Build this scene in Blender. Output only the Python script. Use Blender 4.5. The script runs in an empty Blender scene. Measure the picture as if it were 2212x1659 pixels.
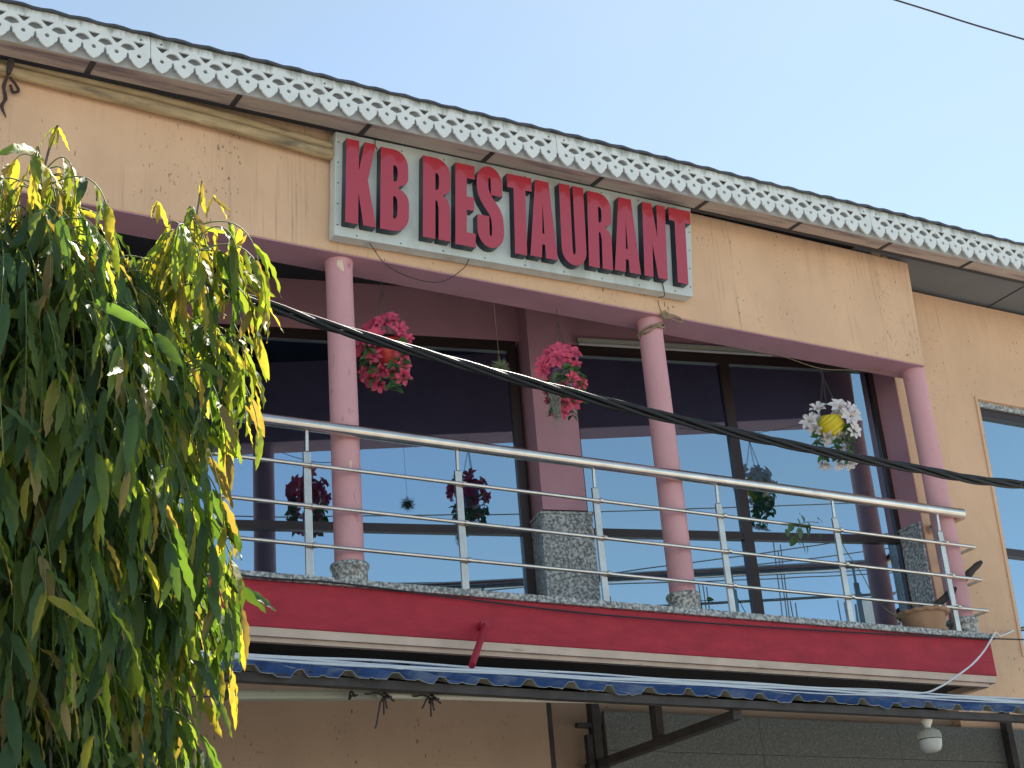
import bpy, bmesh, math, random
import numpy as np
from mathutils import Vector, Matrix

random.seed(7)
rnd = random.Random(11)
C = bpy.context.scene.collection
SC = bpy.context.scene

# ------------------------------------------------------------------ camera, sky, sun, exposure
CAM_Z = 1.6
cam_data = bpy.data.cameras.new('camera')
cam_data.sensor_fit = 'HORIZONTAL'
cam_data.sensor_width = 36.0
cam_data.lens = 36.0 * 3390.0 / 2212.0
cam_data.clip_start = 0.05
cam_data.clip_end = 3000
cam = bpy.data.objects.new('camera', cam_data)
C.objects.link(cam)
cr = Vector((0.86743432, -0.49171806, -0.07596741))
cu = Vector((-0.13752385, -0.38368301, 0.91316731))
cf = Vector((0.47816826, 0.78166534, 0.40044277))
cam.matrix_world = Matrix(((cr.x, cu.x, -cf.x, 0), (cr.y, cu.y, -cf.y, 0), (cr.z, cu.z, -cf.z, CAM_Z), (0, 0, 0, 1)))
SC.camera = cam

SUN_EL = math.radians(50.5)
SUN_AZ = math.radians(52)          # from +Y towards +X
sun_dir = Vector((math.sin(SUN_AZ) * math.cos(SUN_EL), math.cos(SUN_AZ) * math.cos(SUN_EL), math.sin(SUN_EL)))
world = bpy.data.worlds.new('World')
SC.world = world
world.use_nodes = True
wn = world.node_tree.nodes
wl = world.node_tree.links
wn.clear()
sky = wn.new('ShaderNodeTexSky')
sky.sky_type = 'NISHITA'
sky.sun_disc = False
sky.sun_elevation = SUN_EL
sky.sun_rotation = SUN_AZ
sky.altitude = 300
sky.air_density = 0.82
sky.dust_density = 0.12
sky.ozone_density = 0.0
bg = wn.new('ShaderNodeBackground')
bg.inputs['Strength'].default_value = 0.09
wout = wn.new('ShaderNodeOutputWorld')
tcw = wn.new('ShaderNodeTexCoord')
nw = wn.new('ShaderNodeTexNoise')
nw.inputs['Scale'].default_value = 2.6
nw.inputs['Detail'].default_value = 7
nw.inputs['Roughness'].default_value = 0.55
mpw = wn.new('ShaderNodeMapping')
mpw.inputs['Scale'].default_value = (1.0, 1.0, 2.2)
wl.new(tcw.outputs['Generated'], mpw.inputs['Vector'])
wl.new(mpw.outputs[0], nw.inputs['Vector'])
mrw = wn.new('ShaderNodeMapRange')            # thin veil of high cloud, the same all over the sky
mrw.inputs['From Min'].default_value = 0.38
mrw.inputs['From Max'].default_value = 0.72
mrw.inputs['To Min'].default_value = 0.34
mrw.inputs['To Max'].default_value = 0.66
wl.new(nw.outputs['Fac'], mrw.inputs['Value'])
bw_ = wn.new('ShaderNodeRGBToBW')
wl.new(sky.outputs[0], bw_.inputs[0])
gr = wn.new('ShaderNodeMix')
gr.data_type = 'RGBA'
gr.blend_type = 'MULTIPLY'
gr.inputs['Factor'].default_value = 1.0
gr.inputs['B'].default_value = (0.82, 1.03, 0.97, 1)
wl.new(bw_.outputs[0], gr.inputs['A'])
mxw = wn.new('ShaderNodeMix')
mxw.data_type = 'RGBA'
wl.new(mrw.outputs[0], mxw.inputs['Factor'])
wl.new(sky.outputs[0], mxw.inputs['A'])
wl.new(gr.outputs['Result'], mxw.inputs['B'])
wl.new(mxw.outputs['Result'], bg.inputs['Color'])
wl.new(bg.outputs[0], wout.inputs['Surface'])

sun_data = bpy.data.lights.new('sun', 'SUN')
sun_data.energy = 4.6
sun_data.angle = math.radians(0.5)
sun_data.color = (1.0, 0.93, 0.82)
sun = bpy.data.objects.new('sun', sun_data)
C.objects.link(sun)
sun.rotation_euler = sun_dir.to_track_quat('Z', 'Y').to_euler()
sun.location = (10, 4, 30)

SC.view_settings.view_transform = 'Standard'
SC.view_settings.look = 'None'
SC.view_settings.exposure = 1.55
SC.view_settings.gamma = 1.0
SC.view_settings.use_curve_mapping = False



# ------------------------------------------------------------------ materials
def new_mat(name):
    m = bpy.data.materials.new(name)
    m.use_nodes = True
    return m, m.node_tree.nodes, m.node_tree.links, m.node_tree.nodes['Principled BSDF']


def rgb(c):
    return (c[0], c[1], c[2], 1.0)


def mat(name, col, rough=0.6, metal=0.0, var=0.12, vscale=3.0, bump=0.0, bscale=60.0, spec=0.5, coat=0.0, dirt=None, dscale=(1, 1, 1), damt=0.5, dthr=0.55, stretch=(1, 1, 1), bump_dist=0.01):
    """Principled with a tonal noise, optional dirt layer and fine bump, all in object space."""
    m, N, L, b = new_mat(name)
    b.inputs['Roughness'].default_value = rough
    b.inputs['Metallic'].default_value = metal
    b.inputs['Specular IOR Level'].default_value = spec
    if coat:
        b.inputs['Coat Weight'].default_value = coat
        b.inputs['Coat Roughness'].default_value = 0.04
    tc = N.new('ShaderNodeTexCoord')
    mp = N.new('ShaderNodeMapping')
    mp.inputs['Scale'].default_value = stretch
    L.new(tc.outputs['Object'], mp.inputs['Vector'])
    n1 = N.new('ShaderNodeTexNoise')
    n1.inputs['Scale'].default_value = vscale
    n1.inputs['Detail'].default_value = 6
    L.new(mp.outputs[0], n1.inputs['Vector'])
    rp = N.new('ShaderNodeValToRGB')
    rp.color_ramp.elements[0].position = 0.3
    rp.color_ramp.elements[1].position = 0.72
    lo = tuple(max(0, c * (1 - var)) for c in col)
    hi = tuple(min(1, c * (1 + var)) for c in col)
    rp.color_ramp.elements[0].color = rgb(lo)
    rp.color_ramp.elements[1].color = rgb(hi)
    L.new(n1.outputs['Fac'], rp.inputs['Fac'])
    out = rp.outputs['Color']
    if dirt is not None:
        mp2 = N.new('ShaderNodeMapping')
        mp2.inputs['Scale'].default_value = dscale
        L.new(tc.outputs['Object'], mp2.inputs['Vector'])
        n2 = N.new('ShaderNodeTexNoise')
        n2.inputs['Scale'].default_value = 1.0
        n2.inputs['Detail'].default_value = 8
        n2.inputs['Roughness'].default_value = 0.65
        L.new(mp2.outputs[0], n2.inputs['Vector'])
        r2 = N.new('ShaderNodeValToRGB')
        r2.color_ramp.elements[0].position = dthr
        r2.color_ramp.elements[1].position = min(1.0, dthr + 0.16)
        r2.color_ramp.elements[0].color = (0, 0, 0, 1)
        r2.color_ramp.elements[1].color = (damt, damt, damt, 1)
        L.new(n2.outputs['Fac'], r2.inputs['Fac'])
        mx = N.new('ShaderNodeMix')
        mx.data_type = 'RGBA'
        L.new(r2.outputs['Color'], mx.inputs['Factor'])
        L.new(out, mx.inputs['A'])
        mx.inputs['B'].default_value = rgb(dirt)
        out = mx.outputs['Result']
    L.new(out, b.inputs['Base Color'])
    if bump:
        n3 = N.new('ShaderNodeTexNoise')
        n3.inputs['Scale'].default_value = bscale
        n3.inputs['Detail'].default_value = 5
        L.new(mp.outputs[0], n3.inputs['Vector'])
        bp = N.new('ShaderNodeBump')
        bp.inputs['Strength'].default_value = bump
        bp.inputs['Distance'].default_value = bump_dist
        L.new(n3.outputs['Fac'], bp.inputs['Height'])
        L.new(bp.outputs[0], b.inputs['Normal'])
    return m


def wall_mat(name, col, streak=0.55):
    """Painted render: mottled tone, thin dark drip streaks, small dark specks, rough plaster bump."""
    m, N, L, b = new_mat(name)
    b.inputs['Roughness'].default_value = 0.75
    b.inputs['Specular IOR Level'].default_value = 0.25
    tc = N.new('ShaderNodeTexCoord')

    def mapped(scale):
        mp = N.new('ShaderNodeMapping')
        mp.inputs['Scale'].default_value = scale
        L.new(tc.outputs['Object'], mp.inputs['Vector'])
        return mp.outputs[0]

    def noise(vec, scale, detail=5, rough=0.5):
        n = N.new('ShaderNodeTexNoise')
        n.inputs['Scale'].default_value = scale
        n.inputs['Detail'].default_value = detail
        n.inputs['Roughness'].default_value = rough
        L.new(vec, n.inputs['Vector'])
        return n.outputs['Fac']

    def ramp(fac, a, bpos, ca, cb):
        r = N.new('ShaderNodeValToRGB')
        r.color_ramp.elements[0].position = a
        r.color_ramp.elements[1].position = bpos
        r.color_ramp.elements[0].color = rgb(ca)
        r.color_ramp.elements[1].color = rgb(cb)
        L.new(fac, r.inputs['Fac'])
        return r.outputs['Color']

    def mix(fac, a, bcol):
        mx = N.new('ShaderNodeMix')
        mx.data_type = 'RGBA'
        L.new(fac, mx.inputs['Factor'])
        L.new(a, mx.inputs['A'])
        mx.inputs['B'].default_value = rgb(bcol)
        return mx.outputs['Result']

    def mul(a, bb):
        mm = N.new('ShaderNodeMath')
        mm.operation = 'MULTIPLY'
        L.new(a, mm.inputs[0])
        L.new(bb, mm.inputs[1])
        return mm.outputs[0]

    base = ramp(noise(mapped((1, 1, 0.6)), 2.2, 7, 0.6), 0.25, 0.75, tuple(c * 0.84 for c in col), tuple(min(1, c * 1.08) for c in col))
    region = ramp(noise(mapped((1.2, 1.2, 0.35)), 1.3, 2), 0.50, 0.66, (0, 0, 0), (1, 1, 1))
    st = ramp(noise(mapped((30, 30, 0.8)), 1.6, 6, 0.6), 0.56, 0.74, (0, 0, 0), (streak, streak, streak))
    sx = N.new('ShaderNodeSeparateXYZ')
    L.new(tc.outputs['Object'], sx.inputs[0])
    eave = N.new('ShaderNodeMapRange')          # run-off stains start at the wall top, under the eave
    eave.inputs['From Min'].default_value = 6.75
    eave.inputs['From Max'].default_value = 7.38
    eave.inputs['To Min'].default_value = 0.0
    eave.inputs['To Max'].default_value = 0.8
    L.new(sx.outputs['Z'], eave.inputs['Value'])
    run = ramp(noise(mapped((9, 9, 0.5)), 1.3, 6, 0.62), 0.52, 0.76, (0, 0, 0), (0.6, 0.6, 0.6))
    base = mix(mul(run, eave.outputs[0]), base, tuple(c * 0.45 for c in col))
    c1 = mix(mul(st, region), base, (0.12, 0.085, 0.07))
    sp = ramp(noise(mapped((1, 1, 0.38)), 62.0, 2, 0.4), 0.675, 0.72, (0, 0, 0), (0.85, 0.85, 0.85))
    reg2 = ramp(noise(mapped((1.5, 1.5, 0.3)), 1.9, 2), 0.47, 0.62, (0, 0, 0), (1, 1, 1))
    c2 = mix(mul(sp, reg2), c1, (0.06, 0.045, 0.04))
    L.new(c2, b.inputs['Base Color'])
    bp = N.new('ShaderNodeBump')
    bp.inputs['Strength'].default_value = 0.35
    bp.inputs['Distance'].default_value = 0.006
    L.new(noise(mapped((1, 1, 1)), 75, 6, 0.6), bp.inputs['Height'])
    L.new(bp.outputs[0], b.inputs['Normal'])
    return m


def granite_mat(name, dark, light, scale=46.0, rough=0.3):
    m, N, L, b = new_mat(name)
    b.inputs['Roughness'].default_value = rough
    tc = N.new('ShaderNodeTexCoord')
    v = N.new('ShaderNodeTexNoise')
    v.inputs['Scale'].default_value = scale
    v.inputs['Detail'].default_value = 3
    v.inputs['Roughness'].default_value = 0.55
    L.new(tc.outputs['Object'], v.inputs['Vector'])
    r = N.new('ShaderNodeValToRGB')
    e = r.color_ramp.elements
    e[0].position = 0.36
    e[0].color = rgb(dark)
    e[1].position = 0.62
    e[1].color = rgb(light)
    k = e.new(0.5)
    k.color = rgb(tuple((a + c) * 0.45 for a, c in zip(dark, light)))
    L.new(v.outputs['Fac'], r.inputs['Fac'])
    L.new(r.outputs['Color'], b.inputs['Base Color'])
    return m


def leaf_mat(name, col, trans, tmix=0.42, var=0.25, rough=0.5):
    m, N, L, b = new_mat(name)
    b.inputs['Roughness'].default_value = rough
    b.inputs['Specular IOR Level'].default_value = 0.28
    geo = N.new('ShaderNodeNewGeometry')
    oi = N.new('ShaderNodeObjectInfo')
    ad = N.new('ShaderNodeMath')
    ad.operation = 'ADD'
    L.new(geo.outputs['Random Per Island'], ad.inputs[0])
    L.new(oi.outputs['Random'], ad.inputs[1])
    fr = N.new('ShaderNodeMath')
    fr.operation = 'FRACT'
    L.new(ad.outputs[0], fr.inputs[0])
    r = N.new('ShaderNodeValToRGB')
    r.color_ramp.elements[0].color = rgb(tuple(c * (1 - var) for c in col))
    r.color_ramp.elements[1].color = rgb((col[0] * (1 + var * 1.2), col[1] * (1 + var), col[2] * (1 + var * 0.4)))
    L.new(fr.outputs[0], r.inputs['Fac'])
    L.new(r.outputs['Color'], b.inputs['Base Color'])
    tr = N.new('ShaderNodeBsdfTranslucent')
    r2 = N.new('ShaderNodeValToRGB')
    r2.color_ramp.elements[0].color = rgb(tuple(c * (1 - var) for c in trans))
    r2.color_ramp.elements[1].color = rgb(tuple(min(1, c * (1 + var)) for c in trans))
    L.new(fr.outputs[0], r2.inputs['Fac'])
    L.new(r2.outputs['Color'], tr.inputs['Color'])
    mx = N.new('ShaderNodeMixShader')
    mx.inputs[0].default_value = tmix
    L.new(b.outputs[0], mx.inputs[1])
    L.new(tr.outputs[0], mx.inputs[2])
    L.new(mx.outputs[0], N['Material Output'].inputs['Surface'])
    return m


M = {}
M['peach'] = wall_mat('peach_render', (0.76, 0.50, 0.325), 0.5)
M['brown_wall'] = wall_mat('lower_wall_render', (0.47, 0.335, 0.245), 0.2)
M['pink'] = mat('pink_paint', (0.47, 0.25, 0.30), 0.6, var=0.10, vscale=2.5, bump=0.15, bscale=70, spec=0.3)
M['column'] = mat('column_pink_paint', (0.66, 0.35, 0.375), 0.55, var=0.12, vscale=4, bump=0.15, bscale=60, spec=0.35, dirt=(0.17, 0.08, 0.10), dscale=(16, 16, 7), damt=0.8, dthr=0.62, stretch=(1, 1, 0.4))
M['red'] = mat('red_band_paint', (0.46, 0.030, 0.050), 0.62, var=0.16, vscale=5, bump=0.6, bscale=22, spec=0.35, stretch=(1, 1, 2.5), bump_dist=0.012)
M['cream'] = mat('cream_moulding_paint', (0.74, 0.56, 0.44), 0.7, var=0.1, vscale=6, bump=0.2, dirt=(0.12, 0.09, 0.08), dscale=(5, 5, 30), damt=0.6, dthr=0.58)
M['granite'] = granite_mat('grey_granite', (0.11, 0.115, 0.12), (0.58, 0.59, 0.57), 50)
M['stone'] = granite_mat('grey_green_stone', (0.115, 0.13, 0.125), (0.19, 0.205, 0.20), 70, 0.5)
M['concrete'] = mat('grey_concrete', (0.22, 0.21, 0.20), 0.9, var=0.2, vscale=3, bump=0.3)
M['ceiling'] = mat('balcony_ceiling_board', (0.028, 0.034, 0.042), 0.7, var=0.15)
M['dark'] = mat('recess_shade_dark', (0.03, 0.03, 0.035), 0.8)  # near-black colour standing in for the shade in recesses
M['glass'] = None
M['frame'] = mat('brown_aluminium', (0.045, 0.030, 0.030), 0.35, metal=0.3, var=0.1)
M['steel'] = mat('stainless_steel', (0.70, 0.645, 0.575), 0.27, metal=1.0, var=0.12, vscale=9, dirt=(0.25, 0.24, 0.23), dscale=(7, 20, 20), damt=0.5, dthr=0.6)
M['lace'] = mat('white_lace_board', (0.76, 0.785, 0.77), 0.55, var=0.06, vscale=7, bump=0.05)
M['backing'] = mat('shade_greyed_backing_board', (0.50, 0.52, 0.53), 0.6, var=0.08, vscale=8, dirt=(0.3, 0.3, 0.28), dscale=(8, 8, 8), damt=0.5)  # white board greyed to deepen the shade seen through the lace holes
M['soffit'] = mat('soffit_board', (0.50, 0.42, 0.37), 0.75, var=0.1, vscale=2.5, dirt=(0.17, 0.12, 0.155), dscale=(1.1, 9, 9), damt=0.85, dthr=0.47)
M['grey_board'] = mat('grey_ceiling_board', (0.165, 0.175, 0.19), 0.8, var=0.1, vscale=2)
M['roof'] = mat('roof_sheet_metal', (0.10, 0.10, 0.11), 0.5, metal=0.4, var=0.2)
M['wood_dark'] = mat('dark_steel_purlin', (0.035, 0.036, 0.045), 0.6)
M['panel'] = mat('sign_panel', (0.60, 0.645, 0.62), 0.42, var=0.06, vscale=3, dirt=(0.36, 0.37, 0.33), dscale=(4, 4, 1.2), damt=0.6, dthr=0.50, spec=0.5)
M['letter'] = None
M['letter_side'] = mat('letter_return', (0.018, 0.026, 0.042), 0.35, var=0.1)
M['bamboo'] = mat('dry_bamboo', (0.44, 0.33, 0.19), 0.6, var=0.3, vscale=9, stretch=(0.5, 3, 3), dirt=(0.10, 0.08, 0.06), dscale=(2.5, 14, 14), damt=0.85, dthr=0.52)
M['rope'] = mat('jute_rope', (0.30, 0.23, 0.14), 0.9, var=0.3, vscale=60, bump=0.5, bscale=200)
M['dark_rope'] = mat('old_dark_cloth', (0.06, 0.045, 0.045), 0.95, var=0.3, vscale=40)
M['cable'] = mat('black_cable', (0.012, 0.014, 0.017), 0.45, var=0.2, vscale=30, spec=0.35)
M['wire_black'] = mat('thin_black_wire', (0.02, 0.02, 0.022), 0.5)
M['wire_white'] = mat('white_wire', (0.80, 0.82, 0.82), 0.45, var=0.06)
M['blue'] = mat('blue_roof_sheet', (0.06, 0.12, 0.27), 0.7, var=0.25, vscale=6, spec=0.08, dirt=(0.26, 0.30, 0.38), dscale=(7, 3, 7), damt=0.8, dthr=0.48)
M['sheet_under'] = mat('sheet_underside', (0.36, 0.37, 0.33), 0.6, var=0.15)
M['iron'] = mat('dark_painted_iron', (0.045, 0.040, 0.042), 0.65, var=0.35, vscale=8, bump=0.2)
M['red_pipe'] = mat('red_pipe_paint', (0.40, 0.022, 0.045), 0.4, var=0.15)
M['pvc'] = mat('white_pvc', (0.66, 0.64, 0.56), 0.5, var=0.08, dirt=(0.10, 0.08, 0.06), dscale=(9, 30, 30), damt=0.8, dthr=0.6)
M['batten'] = mat('batten_casing', (0.40, 0.42, 0.36), 0.5, var=0.08, dirt=(0.14, 0.11, 0.09), dscale=(6, 10, 10), damt=0.5, dthr=0.62)
M['bulb'] = mat('bulb_diffuser', (0.46, 0.46, 0.45), 0.35, var=0.03)
M['bulb_body'] = mat('bulb_body', (0.36, 0.345, 0.29), 0.5, var=0.08)
M['terracotta'] = mat('terracotta', (0.40, 0.235, 0.14), 0.85, var=0.18, vscale=7, bump=0.15, dirt=(0.25, 0.2, 0.15), dscale=(3, 3, 8), damt=0.6)
M['bark'] = mat('tree_bark', (0.13, 0.11, 0.09), 0.9, var=0.3, vscale=20, bump=0.5, bscale=60)
M['twig'] = mat('green_twig', (0.13, 0.17, 0.06), 0.7, var=0.25, vscale=20)
M['stick'] = mat('dead_stem', (0.055, 0.042, 0.038), 0.95, var=0.35, vscale=40, bump=0.8, bscale=45)
M['pot_red'] = mat('red_plastic_pot', (0.50, 0.035, 0.03), 0.35, var=0.15, vscale=12)
M['pot_purple'] = mat('lilac_plastic_pot', (0.36, 0.20, 0.42), 0.4, var=0.15, vscale=10)
M['pot_yellow'] = mat('yellow_plastic_pot', (0.66, 0.52, 0.025), 0.38, var=0.08)
M['chain'] = mat('chain_metal', (0.12, 0.11, 0.10), 0.5, metal=0.7)
M['petal_pink'] = leaf_mat('pink_petal', (0.62, 0.085, 0.18), (0.75, 0.08, 0.2), 0.07, 0.22, 0.6)
M['petal_white'] = leaf_mat('white_petal', (0.74, 0.70, 0.72), (0.75, 0.66, 0.70), 0.10, 0.06, 0.6)
M['stamen'] = mat('flower_stamen', (0.10, 0.09, 0.06), 0.7)
M['stamen_y'] = mat('pale_flower_stamen', (0.55, 0.42, 0.22), 0.7)
M['vine_leaf'] = leaf_mat('vine_leaf', (0.075, 0.16, 0.065), (0.16, 0.34, 0.07), 0.12, 0.35, 0.45)
M['pothos_leaf'] = leaf_mat('pothos_leaf', (0.06, 0.12, 0.045), (0.2, 0.34, 0.06), 0.3, 0.35, 0.35)
M['moss'] = mat('grey_moss', (0.24, 0.27, 0.22), 0.9, var=0.2)
M['air_plant'] = mat('air_plant', (0.20, 0.24, 0.13), 0.8, var=0.25, vscale=30)
M['leaf_dark'] = leaf_mat('leaf_dark_green', (0.046, 0.092, 0.046), (0.22, 0.38, 0.030), 0.30, 0.4, 0.5)
M['leaf_mid'] = leaf_mat('leaf_mid_green', (0.095, 0.145, 0.050), (0.50, 0.62, 0.04), 0.40, 0.3, 0.5)
M['leaf_young'] = leaf_mat('leaf_young_yellow', (0.20, 0.21, 0.055), (0.85, 0.68, 0.05), 0.5, 0.2, 0.55)
M['leaf_bronze'] = leaf_mat('leaf_bronze', (0.19, 0.155, 0.075), (0.70, 0.48, 0.06), 0.36, 0.25, 0.5)
M['asphalt'] = mat('dusty_road', (0.25, 0.235, 0.21), 0.9, var=0.2, vscale=1.2, bump=0.3, bscale=90)
M['pavement'] = mat('concrete_pavement', (0.30, 0.285, 0.26), 0.85, var=0.15, vscale=1.5, bump=0.2)


def make_glass():
    m, N, L, b = new_mat('mirror_tinted_glass')
    gl = N.new('ShaderNodeBsdfGlossy')
    gl.inputs['Roughness'].default_value = 0.004
    gl.inputs['Color'].default_value = (0.44, 0.61, 0.75, 1)
    b.inputs['Base Color'].default_value = (0.02, 0.045, 0.085, 1)
    b.inputs['Roughness'].default_value = 0.1
    mx = N.new('ShaderNodeMixShader')
    mx.inputs[0].default_value = 0.9
    L.new(b.outputs[0], mx.inputs[1])
    L.new(gl.outputs[0], mx.inputs[2])
    tc = N.new('ShaderNodeTexCoord')
    n = N.new('ShaderNodeTexNoise')
    n.inputs['Scale'].default_value = 0.9
    L.new(tc.outputs['Object'], n.inputs['Vector'])
    bp = N.new('ShaderNodeBump')
    bp.inputs['Strength'].default_value = 0.04
    bp.inputs['Distance'].default_value = 0.02
    L.new(n.outputs['Fac'], bp.inputs['Height'])
    L.new(bp.outputs[0], gl.inputs['Normal'])
    L.new(mx.outputs[0], N['Material Output'].inputs['Surface'])
    return m


def make_letter():
    m, N, L, b = new_mat('red_acrylic_letter')
    b.inputs['Base Color'].default_value = (0.44, 0.012, 0.027, 1)
    b.inputs['Roughness'].default_value = 0.5
    b.inputs['Specular IOR Level'].default_value = 0.6
    gl = N.new('ShaderNodeBsdfGlossy')
    gl.inputs['Roughness'].default_value = 0.004
    gl.inputs['Color'].default_value = (0.85, 0.85, 0.9, 1)
    tc = N.new('ShaderNodeTexCoord')
    n = N.new('ShaderNodeTexNoise')
    n.inputs['Scale'].default_value = 3.0
    n.inputs['Detail'].default_value = 1
    L.new(tc.outputs['Object'], n.inputs['Vector'])
    bp = N.new('ShaderNodeBump')
    bp.inputs['Strength'].default_value = 0.06
    bp.inputs['Distance'].default_value = 0.02
    L.new(n.outputs['Fac'], bp.inputs['Height'])
    L.new(bp.outputs[0], gl.inputs['Normal'])
    mx = N.new('ShaderNodeMixShader')
    mx.inputs[0].default_value = 0.085
    L.new(b.outputs[0], mx.inputs[1])
    L.new(gl.outputs[0], mx.inputs[2])
    L.new(mx.outputs[0], N['Material Output'].inputs['Surface'])
    return m


def add_top_grime(m, z0, z1, slope, x0):
    """Old mould washed down from the roof edge of the lace boards (a stain of its own shape)."""
    N, L = m.node_tree.nodes, m.node_tree.links
    b = N['Principled BSDF']
    src = b.inputs['Base Color'].links[0].from_socket
    tc = N.new('ShaderNodeTexCoord')
    sx = N.new('ShaderNodeSeparateXYZ')
    L.new(tc.outputs['Object'], sx.inputs[0])
    n = N.new('ShaderNodeTexNoise')
    n.inputs['Scale'].default_value = 1.0
    n.inputs['Detail'].default_value = 8
    n.inputs['Roughness'].default_value = 0.7
    mp = N.new('ShaderNodeMapping')
    mp.inputs['Scale'].default_value = (13, 3.0, 13)
    L.new(tc.outputs['Object'], mp.inputs['Vector'])
    oi = N.new('ShaderNodeObjectInfo')
    va = N.new('ShaderNodeVectorMath')
    va.operation = 'ADD'
    sc_ = N.new('ShaderNodeMath')
    sc_.operation = 'MULTIPLY'
    sc_.inputs[1].default_value = 50.0
    L.new(oi.outputs['Random'], sc_.inputs[0])
    L.new(mp.outputs[0], va.inputs[0])
    L.new(sc_.outputs[0], va.inputs[1])
    L.new(va.outputs[0], n.inputs['Vector'])
    mr = N.new('ShaderNodeMapRange')
    mr.inputs['From Min'].default_value = z0
    mr.inputs['From Max'].default_value = z1
    mr.inputs['To Min'].default_value = -0.25
    mr.inputs['To Max'].default_value = 0.16
    L.new(sx.outputs['Y'], mr.inputs['Value'])
    ad = N.new('ShaderNodeMath')
    ad.operation = 'ADD'
    L.new(n.outputs['Fac'], ad.inputs[0])
    L.new(mr.outputs[0], ad.inputs[1])
    r = N.new('ShaderNodeValToRGB')
    r.color_ramp.elements[0].position = 0.46
    r.color_ramp.elements[1].position = 0.68
    r.color_ramp.elements[0].color = (0, 0, 0, 1)
    r.color_ramp.elements[1].color = (0.8, 0.8, 0.8, 1)
    L.new(ad.outputs[0], r.inputs['Fac'])
    mx = N.new('ShaderNodeMix')
    mx.data_type = 'RGBA'
    L.new(r.outputs['Color'], mx.inputs['Factor'])
    L.new(src, mx.inputs['A'])
    mx.inputs['B'].default_value = (0.15, 0.16, 0.11, 1)
    L.new(mx.outputs['Result'], b.inputs['Base Color'])


M['glass'] = make_glass()
M['letter'] = make_letter()


# ------------------------------------------------------------------ object helpers
WL = {}          # world origin of every parent


def origin_of(parent):
    return WL.get(parent.name, Vector((0, 0, 0))) if parent else Vector((0, 0, 0))


def tag(o, label=None, cat=None, group=None, kind=None):
    if label:
        o['label'] = label
    if cat:
        o['category'] = cat
    if group:
        o['group'] = group
    if kind:
        o['kind'] = kind
    return o


def thing(name, label, cat, loc=(0, 0, 0), group=None):
    o = bpy.data.objects.new(name, None)
    o.empty_display_size = 0.1
    C.objects.link(o)
    o.location = loc
    WL[o.name] = Vector(loc)
    return tag(o, label, cat, group)


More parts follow.
